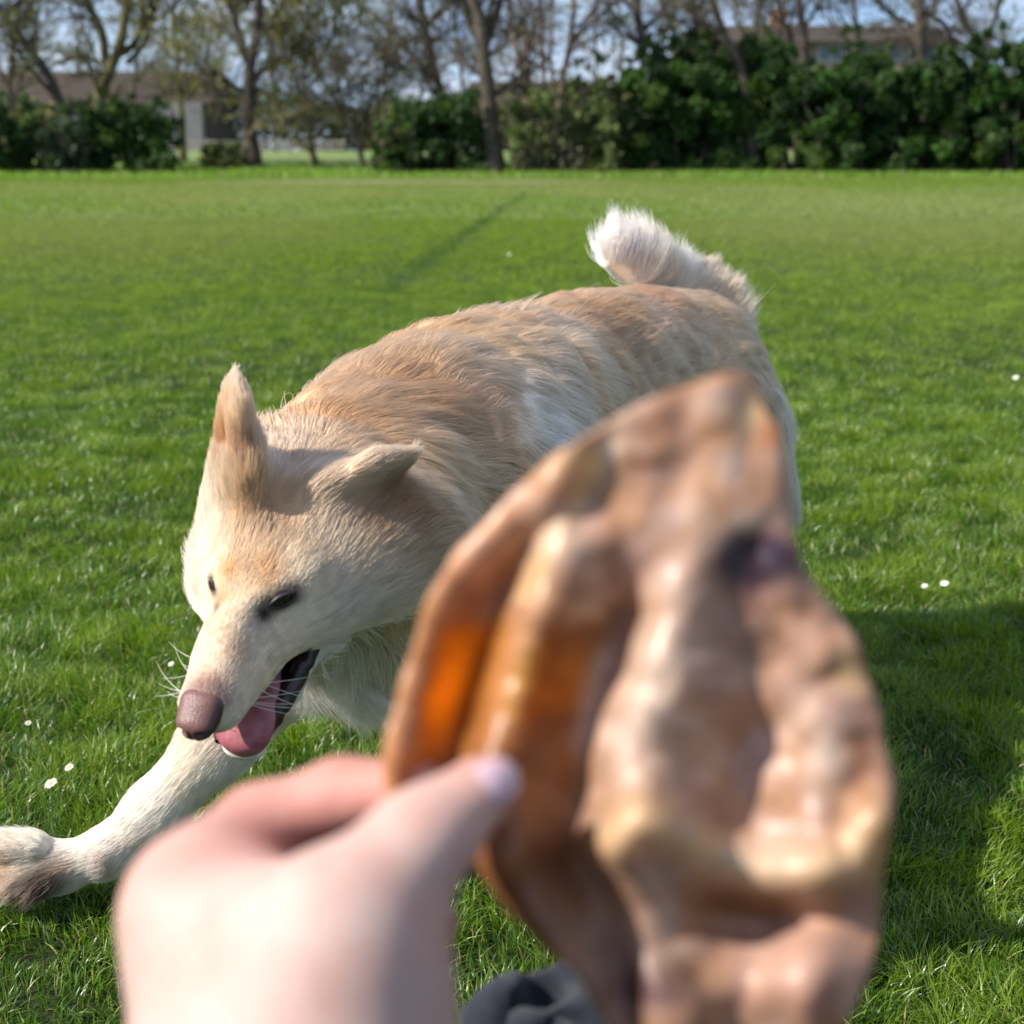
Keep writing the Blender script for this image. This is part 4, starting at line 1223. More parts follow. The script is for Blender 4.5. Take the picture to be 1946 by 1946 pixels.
# ---- coat: real hair curves rooted on the body
def make_fur(N, seed):
    g = np.random.default_rng(seed)
    A = dv[dq[:, 0]]; B = dv[dq[:, 1]]; Cc = dv[dq[:, 2]]; Dd = dv[dq[:, 3]]
    area = .5 * np.linalg.norm(np.cross(Cc - A, Dd - B), axis=1)
    cen = (A + B + Cc + Dd) / 4
    fn = unit(np.cross(Cc - A, Dd - B))
    tocam = unit(CAMP - cen)
    vis = np.where((fn * tocam).sum(1) > -.35, 1.0, .30)
    hid = px_of(cen)
    w = area * den[dq[:, 0]] * vis * np.where(bare[dq[:, 0]], 0, 1)
    w /= w.sum()
    pick = g.choice(len(dq), N, p=w)
    s, t = g.random(N)[:, None], g.random(N)[:, None]
    p = (A[pick] * (1 - s) + B[pick] * s) * (1 - t) + (Dd[pick] * (1 - s) + Cc[pick] * s) * t
    nn = unit(dn[dq[pick, 0]] + dn[dq[pick, 2]])
    fl, Ls, lf, cc, _ = blend(p)
    cc, br = markings(p, cc)
    keep = ~br
    p, nn, fl, Ls, lf, cc = p[keep], nn[keep], fl[keep], Ls[keep], lf[keep], cc[keep]
    n = len(p)
    de = np.minimum(np.linalg.norm(p - sL, axis=1), np.linalg.norm(p - sR, axis=1))
    Ls = Ls * np.clip(de / .030, .22, 1)
    # wind-blown partings: a slow swirl added to the lie of the coat
    sw = np.stack([vnoise(p, 10, 41), vnoise(p, 10, 42), vnoise(p, 10, 43)], 1) - .5
    sw2 = np.stack([vnoise(p, 60, 44), vnoise(p, 60, 45), vnoise(p, 60, 46)], 1) - .5
    longf = np.clip((Ls - .012) / .03, 0, 1)[:, None]
    fl = unit(fl) + sw * (.30 + .85 * longf) + sw2 * (.25 + .15 * longf) + g.normal(0, .10, (n, 3))
    tang = fl - (fl * nn).sum(1)[:, None] * nn * np.clip(1 - lf[:, None], .1, 1)
    tang = unit(tang)
    Lh = Ls * (.55 + .75 * g.random(n)) * (.8 + .4 * vnoise(p, 25, 50))
    stray = g.random(n) < .0008
    stray = stray & (Ls > .03)
    Lh = np.where(stray, Lh * 1.25, Lh)
    lf2 = np.where(stray, lf + .35, lf) * (.55 + .9 * g.random(n))
    # clumps
    ncl = int(n / 26)
    ci = g.choice(n, ncl, replace=False)
    kd = kdtree.KDTree(ncl)
    for i, j in enumerate(ci):
        kd.insert(Vector(p[j]), i)
    kd.balance()
    near = np.array([kd.find(Vector(q))[1] for q in p])
    cj = ci[near]
    k = 5
    T = np.linspace(0, 1, k)
    pts = np.zeros((n, k, 3))
    grav = np.array([0, 0, -1.0])
    for i, t in enumerate(T):
        d = tang * t + nn * (lf2[:, None] * (t - .55 * t * t)) + grav * (.10 * t * t * longf)
        pts[:, i] = p + d * Lh[:, None]
    cl = pts[cj]
    dist = np.linalg.norm(p - p[cj], axis=1)
    cw = np.clip(1 - dist / .02, 0, 1)[:, None] * (.26 + .26 * longf)
    for i, t in enumerate(T):
        pts[:, i] = pts[:, i] * (1 - cw * t ** 1.3) + (p + (cl[:, i] - p[cj]) + (p[cj] - p) * (t ** 1.5) * .9) * (cw * t ** 1.3)
    n2 = max(int(n / 700), 4)
    c2 = g.choice(n, n2, replace=False)
    kd2 = kdtree.KDTree(n2)
    for i, j in enumerate(c2):
        kd2.insert(Vector(p[j]), i)
    kd2.balance()
    w2 = np.array([kd2.find(Vector(q))[1] for q in p[ci]])
    c2j = c2[w2][near]
    d2 = p[c2j] - p
    dn2 = np.linalg.norm(d2, axis=1)[:, None]
    pull = np.clip(1 - dn2 / .05, 0, 1) * .25 * longf
    side2 = d2 - (d2 * tang).sum(1)[:, None] * tang
    for i, t in enumerate(T):
        pts[:, i] += side2 * pull * t ** 1.5
    # waviness
    ph = 6.28 * vnoise(p[cj], 90, 60)
    for i, t in enumerate(T):
        pts[:, i] += (np.sin(ph + 4 * t) * t * .035)[:, None] * Lh[:, None] * unit(np.cross(tang, nn)) * longf
    pts = np.maximum(pts, np.array([-9, -9, .002]))
    lock = g.random(ncl)[near][:, None]
    warm = (vnoise(p * np.array([1, 1, 1.]), 22, 91)[:, None] - .5)
    cc = cc * (.74 + .36 * lock + .22 * (g.random((n, 1)) - .3)) * (1 + warm * np.array([.10, .0, -.25]))
    return pts, cc, Lh

def curves_object(name, pts, cols, r0, r1, mat, parent):
    n, k = pts.shape[:2]
    hc = bpy.data.hair_curves.new(name)
    hc.add_curves([k] * n)
    hc.attributes['position'].data.foreach_set('vector', pts.reshape(-1, 3).astype(np.float32).ravel())
    ra = hc.attributes.get('radius') or hc.attributes.new('radius', 'FLOAT', 'POINT')
    prof = (np.asarray(r0).reshape(-1, 1) * (1 - np.linspace(0, 1, k)[None] ** 1.4) + r1)
    prof = np.broadcast_to(prof, (n, k))
    ra.data.foreach_set('value', prof.astype(np.float32).ravel())
    ca = hc.attributes.new('tint', 'FLOAT_COLOR', 'CURVE')
    c4 = np.ones((n, 4), np.float32); c4[:, :3] = cols
    ca.data.foreach_set('color', c4.ravel())
    hc.materials.append(mat)
    o = bpy.data.objects.new(name, hc)
    COL.objects.link(o)
    child_of(o, parent)
    return o

hm = bpy.data.materials.new('dog_hair')
hm.use_nodes = True
ht = hm.node_tree
for n_ in list(ht.nodes): ht.nodes.remove(n_)
ha = ht.nodes.new('ShaderNodeAttribute'); ha.attribute_name = 'tint'
hp = ht.nodes.new('ShaderNodeBsdfHairPrincipled')
hp.inputs['Roughness'].default_value = .42
hp.inputs['Radial Roughness'].default_value = .55
hp.inputs['Coat'].default_value = 0.0
ho_ = ht.nodes.new('ShaderNodeOutputMaterial')
df = ht.nodes.new('ShaderNodeBsdfDiffuse')
mxh = ht.nodes.new('ShaderNodeMixShader'); mxh.inputs[0].default_value = .45
ht.links.new(ha.outputs['Color'], hp.inputs['Color'])
ht.links.new(ha.outputs['Color'], df.inputs['Color'])
ht.links.new(hp.outputs[0], mxh.inputs[1]); ht.links.new(df.outputs[0], mxh.inputs[2])
ht.links.new(mxh.outputs[0], ho_.inputs[0])

NFUR = 560000
pts, cc, Lh = make_fur(NFUR, 5)
rad = np.clip(Lh * .009, .00015, .00028)
curves_object('fur', pts, cc, rad, .00005, hm, dog_root)

# whiskers, a few long pale hairs either side of the muzzle
wp, wc = [], []
g = np.random.default_rng(3)
for i in range(15):
    sd = 1 if i % 2 else -1
    b = H(.045 + .035 * g.random(), -.030 - .012 * g.random(), sd * (.027 - .0 * g.random()))
    d = HD(.2 - .9 * g.random(), -.35 - .4 * g.random(), sd)
    ln = .035 + .035 * g.random()
    T = np.linspace(0, 1, 6)[:, None]
    wp.append(b + d * ln * T + np.array([0, 0, -.2]) * ln * T ** 2 - hf * ln * .35 * T ** 2)
    wc.append((.9, .87, .8))
curves_object('whiskers', np.array(wp), np.array(wc), np.full(len(wp), .00022), .00006, hm, dog_root)

# eyes with lids
eyem = Mat('dark_eye').set(Roughness=.05); eyem.b.inputs['Base Color'].default_value = (.022, .011, .006, 1)
eyem.b.inputs['Coat Weight'].default_value = .6
lidm = Mat('eyelid').set(Roughness=.45); lidm.b.inputs['Base Color'].default_value = (.022, .014, .012, 1)
for e, ef, sd in ((eyeR, EFR, -1), (eyeL, EF, 1)):
    v_, f_ = sphere_mesh(e, (hf, hu, hr), (ER, ER, ER))
    eo = build('eye', v_, [f_], eyem.m, None, True); child_of(eo, dog_root)
    # lids: the upper one heavy and lowered, the lower one thin
    al_ = unit(EYE_AX[sd] - (EYE_AX[sd] @ ef) * ef); ac_ = np.cross(ef, al_)
    if ac_ @ hu < 0: ac_ = -ac_
    for top in (1, 0):
        T = np.linspace(-1, 1, 19)
        ring = []
        for t in T:
            y_ = (.0036 if top else -.0046) * (1 - t * t)
            es = .62 if sd < 0 else 1.0
            ring.append(e + al_ * .0115 * es * t + ac_ * y_ * es + ef * (.0100 + .0008 * (1 - t * t) - .0018 * t ** 4))
        v_, f_ = tube(ring, (.0019 if top else .0011) * (.75 if sd < 0 else 1) * (1 - .8 * T ** 4) , 8)
        lo_ = build('eyelid', v_, [f_], lidm.m, None, True); child_of(lo_, dog_root)

# nose leather
def snose():
    pr = [Cone(H(.096, -.020, 0), H(.1075, -.0215, 0), .0128, .0100, .010),
          Cone(H(.092, -.017, .0065), H(.107, -.020, .0065), .0112, .0088, .006),
          Cone(H(.092, -.017, -.0065), H(.107, -.020, -.0065), .0112, .0088, .006),
          Cone(H(.096, -.025, 0), H(.107, -.027, 0), .0095, .0070, .006),
          Cone(H(.090, -.018, 0), H(.105, -.020, 0), .0108, .0080, .006)]
    ct = [Cone(H(.1155, -.020, .0070), H(.110, -.023, .0130), .0034, .0028, .002),
          Cone(H(.1155, -.020, -.0070), H(.110, -.023, -.0130), .0034, .0028, .002),
          Cone(H(.1185, -.016, 0), H(.115, -.038, 0), .0016, .0016, .002)]
    return sdf_mesh(pr, ct, .0011)
nv_, nf_ = snose()
f_, u_, r_ = local(nv_)
pinkn = np.array([.165, .075, .066]); darkn = np.array([.06, .028, .028])
wn_ = np.clip((r_ * 75 - (f_ - .104) * 20 - (u_ + .02) * 60 - .10) + .7 * (vnoise(nv_, 180, 3) - .5), 0, 1)[:, None]
holes = np.exp(-(np.minimum(np.linalg.norm(nv_ - H(.1130, -.022, .010), axis=1), np.linalg.norm(nv_ - H(.1130, -.022, -.010), axis=1)) / .0045) ** 2)[:, None]
nc = (pinkn * (1 - wn_) + darkn * wn_) * (1 - .9 * holes)
nm = Mat('nose_leather').set(Roughness=.42)
a = nm.n('ShaderNodeAttribute', attribute_name='tint'); nm.l(a.outputs['Color'], nm.b.inputs['Base Color'])
nm.b.inputs['Subsurface Weight'].default_value = .1
nm.b.inputs['Subsurface Scale'].default_value = .004
tcn = nm.n('ShaderNodeTexCoord')
vo = nm.n('ShaderNodeTexVoronoi'); vo.inputs['Scale'].default_value = 900; nm.l(tcn.outputs['Object'], vo.inputs['Vector'])
nm.bump(vo.outputs[0], .4, .0007)
no = build('nose', nv_, [nf_], nm.m, None, True, nc); child_of(no, dog_root)

# tongue lolling between the jaws, dark lip along the lower jaw, teeth
tg = [Cone(H(-.02, -.072, .000), H(.040, -.078, .002), .014, .015, .012, flat=hu, fs=2.2),
      Cone(H(.040, -.078, .002), H(.068, -.079, .007), .016, .0175, .012, flat=unit(hu + .15 * hf), fs=2.4),
      Cone(H(.068, -.079, .007), H(.0755, -.084, .010), .0170, .0140, .012, flat=unit(hu + .8 * hf), fs=2.9)]
tv_, tf_ = sdf_mesh(tg, [], .0013)
tm = Mat('wet_tongue').set(Roughness=.36)
tcn = tm.n('ShaderNodeTexCoord')
tm.l(tm.ramp(tm.noise(120, 4, tcn.outputs['Object']), [(.3, (.30, .075, .095)), (.7, (.43, .15, .175))]), tm.b.inputs['Base Color'])
tm.b.inputs['Subsurface Weight'].default_value = .25; tm.b.inputs['Subsurface Scale'].default_value = .006
tm.bump(tm.noise(900, 2, tcn.outputs['Object']), .3, .0006)
to = build('tongue', tv_, [tf_], tm.m, None, True); child_of(to, dog_root)
lip = Mat('dark_lip').set(Roughness=.30)
tcn = lip.n('ShaderNodeTexCoord')
lip.l(lip.ramp(lip.noise(90, 4, tcn.outputs['Object']), [(.35, (.016, .009, .009)), (.7, (.07, .03, .03))]), lip.b.inputs['Base Color'])
lip.bump(lip.noise(300, 3, tcn.outputs['Object']), .5, .001)
for sd in (-1, 1):
    T = np.linspace(0, 1, 22)
    pl = np.array([H(-.032 + .108 * t, -.062 - .038 * t ** .8 + .0012 * math.sin(t * 38), sd * (.0385 - .024 * t ** 1.3)) for t in T])
    v_, f_ = tube(pl, .0040 + .0045 * np.sin(np.pi * T) ** .7 + .0006 * np.sin(T * 60), 10)
    lo_ = build('lip', v_, [f_], lip.m, None, True); child_of(lo_, dog_root)
tooth = Mat('tooth').set(Roughness=.25); tooth.b.inputs['Base Color'].default_value = (.80, .74, .60, 1)
def add_tooth(b, d, ln, r):
    T = np.linspace(0, 1, 7)
    pl = np.array([b + d * ln * t - hf * ln * .25 * t * t for t in T])
    v_, f_ = tube(pl, r * np.sqrt(np.clip(1 - T ** 1.6, .01, 1)), 9)
    o = build('tooth', v_, [f_], tooth.m, None, True); child_of(o, dog_root)
add_tooth(H(.064, -.092, .0235), HD(0, 1, .1), .011, .0030)
add_tooth(H(.063, -.099, -.0125), HD(0, 1, -.25), .012, .0030)
for f0 in (.012, .024, .036):
    add_tooth(H(f0, -.092, .024 - .12 * (f0 - .012)), HD(0, 1, .1), .0045, .0026)
# claws of the reaching paw
clawm = Mat('claw').set(Roughness=.35); clawm.b.inputs['Base Color'].default_value = (.12, .085, .06, 1)
for cx, cy, cd in ((-34, 1588, 1.483), (-50, 1614, 1.52), (-34, 1656, 1.488), (-2, 1682, 1.472)):
    b = P(cx, cy, cd)
    T = np.linspace(0, 1, 6)
    pl = np.array([b + V(-.014 * t, .009 * t * t, 0) for t in T])
    v_, f_ = tube(pl, .0032 * np.sqrt(np.clip(1 - T ** 1.5, .02, 1)), 7)
    o = build('claw', v_, [f_], clawm.m, None, True); child_of(o, dog_root)
# ------------------------------------------------------------------ the person holding the treat
skin = Mat('skin')
tc = skin.n('ShaderNodeTexCoord')
at_ = skin.n('ShaderNodeAttribute', attribute_name='tint')
nz = skin.ramp(skin.noise(60, 4, tc.outputs['Object']), [(.35, (.97, .85, .82)), (.65, (1.04, 1.05, 1.05))])
mm = skin.n('ShaderNodeMixRGB', blend_type='MULTIPLY'); mm.inputs[0].default_value = 1
skin.l(at_.outputs['Color'], mm.inputs[1]); skin.l(nz, mm.inputs[2])
skin.l(mm.outputs[0], skin.b.inputs['Base Color'])
skin.set(Roughness=.62); skin.b.inputs['Specular IOR Level'].default_value = .3
skin.b.inputs['Subsurface Weight'].default_value = .25
skin.b.inputs['Subsurface Radius'].default_value = (1, .35, .2)
skin.b.inputs['Subsurface Scale'].default_value = .008
skin.bump(skin.noise(700, 3, tc.outputs['Object']), .15, .0005)

def chain(pts, rads, k=.008):
    return [Cone(a, b, ra, rb, k) for a, b, ra, rb in zip(pts[:-1], pts[1:], rads[:-1], rads[1:])]
wrist = P(560, 2190, .362)
elbow = np.array([-.155, .10, .415]); shoulder = np.array([-.215, -.17, .60])
hand = []
hand += chain([P(560, 2010, .372), P(655, 1765, .362), P(795, 1604, .374), P(912, 1502, .383)], [.022, .0175, .0118, .0090], .010)
thumb_pts = [P(795, 1604, .374), P(912, 1502, .383)]
hand += chain([P(375, 1705, .404), P(490, 1575, .424), P(650, 1512, .424), P(795, 1497, .4105)], [.0145, .0118, .0100, .0085], .006)
hand += chain([P(365, 1810, .418), P(560, 1740, .452), P(720, 1752, .458), P(822, 1756, .446)], [.0145, .0112, .0098, .0082], .004)
hand += chain([P(370, 1920, .426), P(570, 1860, .462), P(730, 1875, .462), P(820, 1900, .446)], [.0140, .0108, .0094, .0080], .004)
hand += chain([P(370, 2030, .428), P(570, 1985, .458), P(720, 2000, .458), P(800, 2030, .442)], [.0130, .0098, .0086, .0074], .004)
hand += [Cone(wrist, P(400, 1760, .404), .027, .0165, .02), Cone(wrist, P(395, 1850, .414), .027, .0165, .02), Cone(wrist, P(395, 1980, .42), .026, .016, .02),
         Cone(P(620, 1850, .368), P(400, 1740, .398), .020, .0165, .02), Cone(P(660, 1930, .368), P(520, 1900, .385), .0245, .024, .02),
         Cone(P(560, 2080, .372), wrist, .030, .0275, .02),
         Cone(wrist, elbow, .0275, .040, .02, ), Cone(elbow, shoulder, .040, .050, .02)]
hv, hq = sdf_mesh(hand, [], .0022)
# redder knuckles and tips; shade on index and middle fingers painted dark red
base = np.array([.49, .345, .305])
red = np.zeros(len(hv))
for c_, r_ in ((P(560, 1545, .42), .035), (P(700, 1520, .42), .03), (P(862, 1752, .44), .030), (P(760, 1752, .45), .03), (P(912, 1502, .383), .010), (P(345, 1700, .404), .012)):
    red += np.exp(-(np.linalg.norm(hv - c_, axis=1) / r_) ** 2)
red = np.clip(red, 0, 1)[:, None] * .75
hc_ = base * (1 - red) + red * np.array([.46, .19, .15])
person = empty('person', (.05, .1, 0))
tag(person, 'person crouching, in dark grey trousers, left hand holding up a dried chew', 'person')
child_of(build('body', hv, [hq], skin.m, None, True, hc_), person)
# thumbnail
td = unit(thumb_pts[1] - thumb_pts[0])
nrm = unit(-FW * .8 + UPV * .25 + RT * .45); nrm = unit(nrm - (nrm @ td) * td); sdv = np.cross(td, nrm)
v_, f_ = sphere_mesh(thumb_pts[1] + td * .0020 + nrm * .0052, (td, sdv, nrm), (.0078, .0066, .0042), 24, 14)
nail = Mat('nail').set(Roughness=.16); nail.b.inputs['Base Color'].default_value = (.50, .34, .39, 1); nail.b.inputs['Coat Weight'].default_value = .4
child_of(build('nail', v_, [f_], nail.m), person)

fleece = Mat('dark_grey_fleece')
tc = fleece.n('ShaderNodeTexCoord')
fleece.l(fleece.ramp(fleece.noise(260, 5, tc.outputs['Object'], .7), [(.3, (.010, .012, .019)), (.7, (.030, .034, .048))]), fleece.b.inputs['Base Color'])
fleece.set(Roughness=.95)
fleece.b.inputs['Sheen Weight'].default_value = .15
fleece.b.inputs['Specular IOR Level'].default_value = .1
fleece.bump(fleece.noise(420, 4, tc.outputs['Object'], .7), .8, .003)
knee = P(1155, 2165, .68)
hip = np.array([.13, .17, .36]); ankle = np.array([.07, .53, .075])
leg = [Cone(knee, hip, .070, .090, .03), Cone(knee, ankle, .066, .050, .03)]
# folds of cloth
for (a, b, r_) in ((P(985, 1900, .625), P(1110, 1885, .64), .013), (P(1000, 1960, .60), P(1090, 1920, .61), .012), (P(930, 1950, .63), P(960, 2090, .62), .014), (P(1080, 1890, .63), P(1150, 2000, .60), .012), (P(1210, 1900, .63), P(1180, 2050, .60), .014)):
    leg.append(Cone(a, b, r_, r_ * .7, .014))
lv, lq = sdf_mesh(leg, [Cone(P(1040, 1890, .625), P(1060, 2040, .588), .009, .006, .012), Cone(P(1010, 1925, .612), P(935, 2010, .60), .006, .005, .012)], .0045)
child_of(build('trousers', lv, [lq], fleece.m), person)
slv, slq = sdf_mesh([Cone(wrist + (elbow - wrist) * .45, elbow, .044, .056, .02), Cone(elbow, shoulder, .056, .070, .03)], [], .005)
child_of(build('sleeve', slv, [slq], fleece.m), person)
shm = Mat('shoe_rubber').set(Roughness=.6); shm.b.inputs['Base Color'].default_value = (.03, .03, .032, 1)
sv, sq = sdf_mesh([Cone(ankle + [0, -.03, -.025], ankle + [0, .13, -.038], .042, .034, .02), Cone(ankle, ankle + [0, 0, .03], .045, .045, .02)], [], .004)
sv[:, 2] = np.maximum(sv[:, 2], .004)
child_of(build('shoe', sv, [sq], shm.m), person)

# ------------------------------------------------------------------ the chew: a dried, folded pig's ear
outline = np.array([(1345, 722), (1395, 712), (1428, 712), (1442, 745), (1448, 785), (1478, 800), (1484, 850), (1490, 900), (1502, 1000), (1525, 1080), (1570, 1150), (1622, 1210), (1655, 1300), (1672, 1400), (1694, 1490), (1694, 1560), (1668, 1650), (1668, 1760), (1642, 1860), (1600, 1950), (1550, 2030), (1450, 2090), (1330, 2090), (1240, 2040), (1165, 1960), (1105, 1860), (1030, 1790), (965, 1715), (900, 1640), (820, 1570), (735, 1520), (732, 1440), (748, 1350), (772, 1270), (798, 1190), (830, 1110), (880, 1035), (955, 960), (1040, 885), (1085, 850), (1140, 812), (1235, 758)], float)
cen = np.array([1230.0, 1350.0])
# smooth closed outline -> radius by angle
ang = np.arctan2(outline[:, 1] - cen[1], outline[:, 0] - cen[0]); rad_ = np.hypot(*(outline - cen).T)
o_ = np.argsort(ang); ang, rad_ = ang[o_], rad_[o_]
NA, NR = 440, 90
TH = np.linspace(-np.pi, np.pi, NA, endpoint=False)
R_ = np.interp(TH, np.concatenate([ang - 2 * np.pi, ang, ang + 2 * np.pi]), np.tile(rad_, 3))
ker = np.array([1, 2, 3, 4, 3, 2, 1]) / 16
R_ = np.convolve(np.concatenate([R_[-3:], R_, R_[:3]]), ker, 'valid')
R_ = R_ + 2.5 * np.sin(TH * 9 + .5) + 2 * np.sin(TH * 23 + 1)
rho = np.linspace(0, 1, NR) ** .85
PX = cen[0] + rho[:, None] * R_[None] * np.cos(TH)[None]; PY = cen[1] + rho[:, None] * R_[None] * np.sin(TH)[None]
px_, py_ = PX.ravel(), PY.ravel()
rh = np.repeat(rho, NA)
def linedist(px, py, pts):
    d = np.full(len(px), 1e9); 
    for (x0, y0), (x1, y1) in zip(pts[:-1], pts[1:]):
        t = np.clip(((px - x0) * (x1 - x0) + (py - y0) * (y1 - y0)) / ((x1 - x0) ** 2 + (y1 - y0) ** 2), 0, 1)
        d = np.minimum(d, np.hypot(px - x0 - t * (x1 - x0), py - y0 - t * (y1 - y0)))
    return d
def blob(x, y, sx, sy, a=0):
    c, s = math.cos(math.radians(a)), math.sin(math.radians(a))
    u = (px_ - x) * c + (py_ - y) * s; w = -(px_ - x) * s + (py_ - y) * c
    return np.exp(-(u / sx) ** 2 - (w / sy) ** 2)
dep = np.zeros(len(px_))
R1 = linedist(px_, py_, [(1150, 850), (1090, 960), (1010, 1130), (930, 1300), (860, 1480)])
R2 = linedist(px_, py_, [(1370, 740), (1330, 950), (1285, 1180), (1215, 1380), (1180, 1560)])
R3 = linedist(px_, py_, [(1165, 1600), (1220, 1560), (1330, 1615), (1470, 1665), (1620, 1640), (1670, 1560)])
R4 = linedist(px_, py_, [(1480, 820), (1520, 1080), (1600, 1230), (1650, 1400), (1670, 1550)])
RL = linedist(px_, py_, [(735, 1500), (760, 1330), (800, 1200), (850, 1090), (950, 985)])
# saw-tooth folds: each fold's left side faces the sun, its right side drops away and is lit from behind
def xline(pts):
    y = np.array([p[1] for p in pts], float); x = np.array([p[0] for p in pts], float)
    return np.interp(py_, y, x)
F0 = xline([(985, 960), (850, 1090), (795, 1200), (760, 1330), (735, 1500), (800, 1600), (1000, 1800)])
F1 = xline([(1190, 760), (1130, 880), (1085, 990), (1035, 1130), (985, 1300), (930, 1480), (960, 1650), (1080, 1850)])
F2 = xline([(1375, 720), (1345, 900), (1310, 1080), (1262, 1250), (1215, 1430), (1190, 1580), (1230, 1750), (1260, 1950)])
F3 = xline([(1470, 780), (1500, 1000), (1560, 1200), (1585, 1400), (1590, 1600), (1580, 1800), (1540, 1950)])
def sm(t): t = np.clip(t, 0, 1); return t * t * (3 - 2 * t)
def seg(a, b, da, dm, km):
    """depth across the strip a..b: crest at a, valley at fraction km, crest again at b"""
    t = (px_ - a) / np.maximum(b - a, 30)
    v = np.where(t < km, sm(t / km), 1 - sm((t - km) / (1 - km)))
    return np.where((t >= 0) & (t <= 1), v * dm, 0)
fade = sm((py_ - 900) / 250)
dep += seg(F0, F1, 0, .019, .60) * fade + .006 * np.exp(-((px_ - F1 + 60) / 40) ** 2) * (1 - fade) * -1 + seg(F1, F2, 0, .018, .60) * (.08 + .92 * sm((py_ - 1030 + 120 * (fbm(np.column_stack([px_, py_, 0 * px_]), 1 / 150, 66, 2) - .5)) / 230)) * (1 - .5 * sm((py_ - 1600) / 150)) + seg(F2, F3, 0, .013, .55) * (.10 + .90 * sm((py_ - 1060) / 260))
dep += -.010 * np.exp(-(R3 / 46) ** 2) + .013 * blob(1440, 1750, 190, 60) - .012 * blob(1480, 1870, 130, 90)
q3 = np.column_stack([px_, py_, 0 * px_])
dep += .009 * (fbm(q3, 1 / 130, 61, 2) - .5) + .0035 * (fbm(q3, 1 / 60, 62, 2) - .5)
dep += .012 * ((px_ - 1230) / 500) ** 2 - .010 * ((py_ - 1350) / 700)
dg = dep.reshape(NR, NA)
for _ in range(5):
    dg = .5 * dg + .25 * (np.roll(dg, 1, 1) + np.roll(dg, -1, 1))
    d2 = dg.copy(); d2[1:-1] = .5 * dg[1:-1] + .25 * (dg[:-2] + dg[2:]); dg = d2
dg[0] = dg[0].mean()
dep = dg.ravel()
D0 = .394 + dep
pos = CAMP + D0[:, None] * (FW + ((px_ - 973) * K)[:, None] * RT - ((py_ - 973) * K)[:, None] * UPV)
i, j = np.meshgrid(np.arange(NR - 1), np.arange(NA), indexing='ij'); j2 = (j + 1) % NA
fF = np.stack([i * NA + j, i * NA + j2, (i + 1) * NA + j2, (i + 1) * NA + j], -1).reshape(-1, 4)
fn = vnormals(pos, fF)
if (fn @ -FW).mean() < 0: fn = -fn; fF = fF[:, ::-1]
thick = .0010 + .0011 * (1 - np.exp(-((1 - rh) / .03))) 
front = pos + fn * thick[:, None]; backp = pos - fn * thick[:, None]
n0 = len(pos)
rim_a = (NR - 1) * NA + np.arange(NA); rim_b = (NR - 1) * NA + (np.arange(NA) + 1) % NA
rim = np.stack([rim_a, rim_b, rim_b + n0, rim_a + n0], 1)
# colour of the hide, with sunlit highlights painted on its crests
tanp = np.array([.47, .245, .125]); pk = np.array([.52, .31, .235]); yel = np.array([.80, .56, .26]); org = np.array([.66, .29, .05]); pur = np.array([.045, .008, .018]); ru = np.array([.34, .12, .05]); palec = np.array([.82, .66, .55])
nA = np.clip((fbm(q3, 1 / 90, 71, 3)[:, None] - .5) * 2.6 + .5, 0, 1); nB = fbm(q3, 1 / 40, 72, 2)[:, None]; nC = np.clip((fbm(q3, 1 / 70, 73, 2)[:, None] - .58) * 5, 0, 1)
cl = tanp * (1 - nA) + pk * nA
cl = cl * (1 - .35 * nC) + .35 * nC * palec
def lay(w, c, a=1.0):
    global cl
    w = np.clip(w, 0, 1)[:, None] * a
    cl = cl * (1 - w) + w * np.array(c)
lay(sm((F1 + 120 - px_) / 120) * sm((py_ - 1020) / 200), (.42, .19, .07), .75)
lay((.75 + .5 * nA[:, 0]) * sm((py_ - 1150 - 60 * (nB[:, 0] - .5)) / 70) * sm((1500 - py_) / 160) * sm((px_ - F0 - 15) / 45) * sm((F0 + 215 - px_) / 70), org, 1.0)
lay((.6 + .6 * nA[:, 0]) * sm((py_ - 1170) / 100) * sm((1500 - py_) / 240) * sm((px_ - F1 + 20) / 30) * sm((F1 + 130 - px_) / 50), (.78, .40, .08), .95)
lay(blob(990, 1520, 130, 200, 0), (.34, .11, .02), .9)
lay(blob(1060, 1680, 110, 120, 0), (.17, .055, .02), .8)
lay(blob(880, 1140, 60, 40, -50), ru, .7)
lay(np.exp(-(RL / 26) ** 2), (.66, .30, .12), .6)
lay(np.exp(-(R1 / 26) ** 2) * (py_ < 1150), yel, .45)
lay(blob(1110, 880, 40, 30), yel, .7); lay(blob(1185, 870, 24, 22), ru, .7); lay(blob(1160, 850, 26, 26), palec, .8)
lay(blob(1260, 790, 60, 40, -30), ru, .45)
lay(blob(1350, 775, 30, 24), palec, .35); lay(blob(1420, 790, 36, 30), yel, .7); lay(blob(1460, 830, 30, 30), ru, .8)  # first pale spot is a highlight painted near the top
lay(blob(1385, 890, 22, 34), palec, .6); lay(blob(1420, 990, 40, 22), palec, .7)
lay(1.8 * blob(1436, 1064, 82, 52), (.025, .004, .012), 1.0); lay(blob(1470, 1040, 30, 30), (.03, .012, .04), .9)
lay(blob(1420, 1180, 40, 90), (.22, .09, .08), .55)
lay(np.exp(-((px_ - F2) / 60) ** 2) * np.exp(-((py_ - 1330) / 190) ** 2), (.74, .60, .50), .7)  # sunlit side of the middle crest painted pale
lay(np.exp(-(R3 / 34) ** 2), (.66, .44, .22), .75)
lay(blob(1440, 1640, 110, 40, 5), palec, .35)
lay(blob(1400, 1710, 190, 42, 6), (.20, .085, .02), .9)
lay(blob(1610, 1280, 26, 50, -20), yel, .7); lay(blob(1570, 1430, 30, 60), palec, .75); lay(blob(1550, 1530, 26, 26), (.40, .28, .26), .6)  # pale spot is the lit right crest, painted into the colour
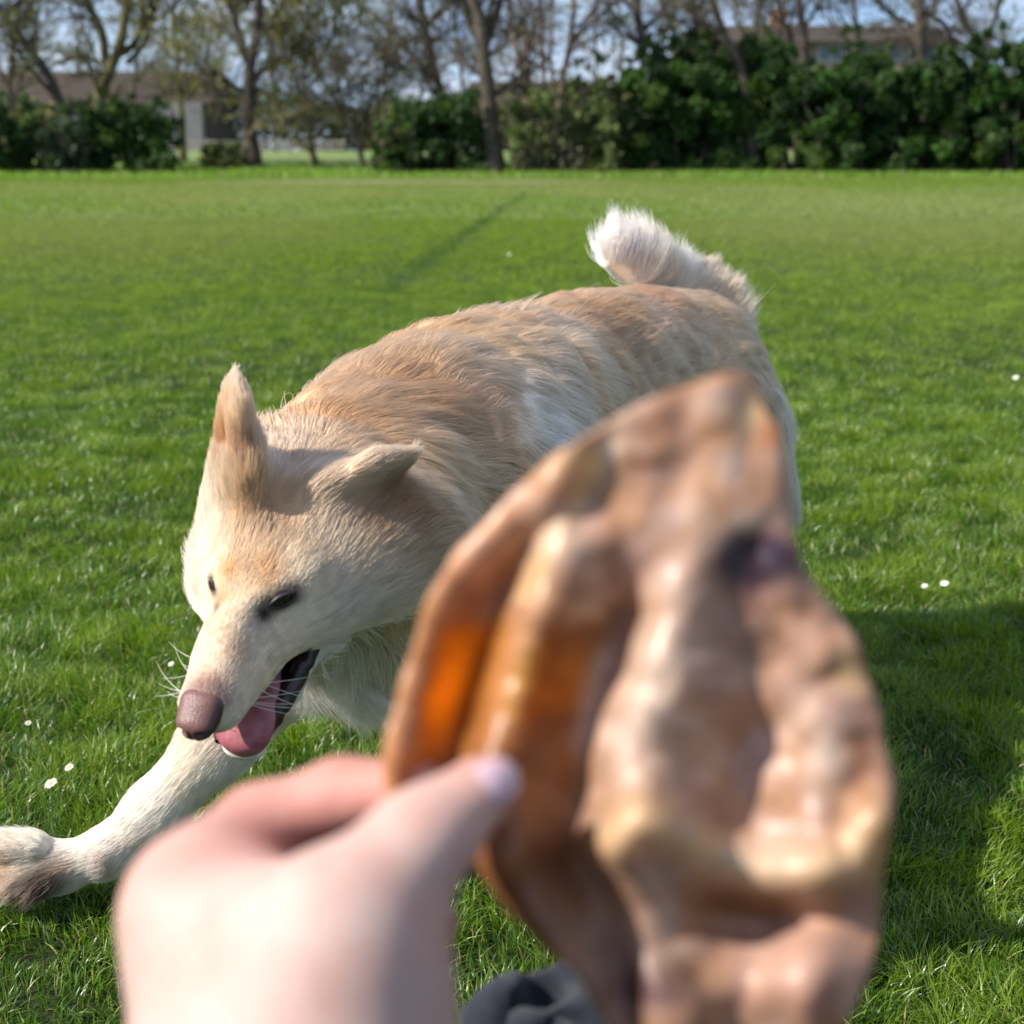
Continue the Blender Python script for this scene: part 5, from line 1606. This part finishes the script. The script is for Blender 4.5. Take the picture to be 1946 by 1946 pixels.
lay(blob(1640, 1420, 26, 90), ru, .5)
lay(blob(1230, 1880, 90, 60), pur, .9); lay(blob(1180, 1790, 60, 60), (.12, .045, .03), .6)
lay(blob(1500, 1850, 120, 90), pk, .7); lay(blob(1260, 1740, 30, 60), palec, .4)
cl = cl * (.72 + .5 * nB)
chm = Mat('dried_hide')
a = chm.n('ShaderNodeAttribute', attribute_name='tint'); chm.l(a.outputs['Color'], chm.b.inputs['Base Color'])
chm.set(Roughness=.46); chm.b.inputs['Coat Weight'].default_value = .15; chm.b.inputs['Coat Roughness'].default_value = .22
chm.b.inputs['Specular IOR Level'].default_value = .6
tc = chm.n('ShaderNodeTexCoord'); chm.bump(chm.noise(110, 4, tc.outputs['Object'], .6), .35, .002)
tr = chm.n('ShaderNodeBsdfTranslucent'); hs = chm.n('ShaderNodeMixRGB', blend_type='MULTIPLY'); hs.inputs[0].default_value = 1; hs.inputs[2].default_value = (1.25, 1.2, .8, 1)
chm.l(a.outputs['Color'], hs.inputs[1]); chm.l(hs.outputs[0], tr.inputs[0])
mx = chm.n('ShaderNodeMixShader'); th_ = chm.n('ShaderNodeAttribute', attribute_name='thin'); chm.l(th_.outputs['Fac'], mx.inputs[0])
chm.l(chm.b.outputs[0], mx.inputs[1]); chm.l(tr.outputs[0], mx.inputs[2]); chm.l(mx.outputs[0], chm.out.inputs[0])
chew = build('dog_chew', np.concatenate([front, backp]), [np.concatenate([fF, fF[:, ::-1] + n0, rim])], chm.m, None, True, np.concatenate([cl, cl]), loc=P(1230, 1350, .396))
thin = .30 + .55 * np.clip(sm((py_ - 1150) / 60) * sm((1500 - py_) / 160) * np.maximum(sm((px_ - F0 - 15) / 30) * sm((F0 + 200 - px_) / 50), sm((px_ - F1) / 30) * sm((F1 + 140 - px_) / 50)), 0, 1)
ta_ = chew.data.attributes.new('thin', 'FLOAT', 'POINT'); ta_.data.foreach_set('value', np.concatenate([thin, thin]).astype(np.float32))
tag(chew, 'brown wrinkled dried pig ear pinched between thumb and finger in the foreground', 'dog chew')
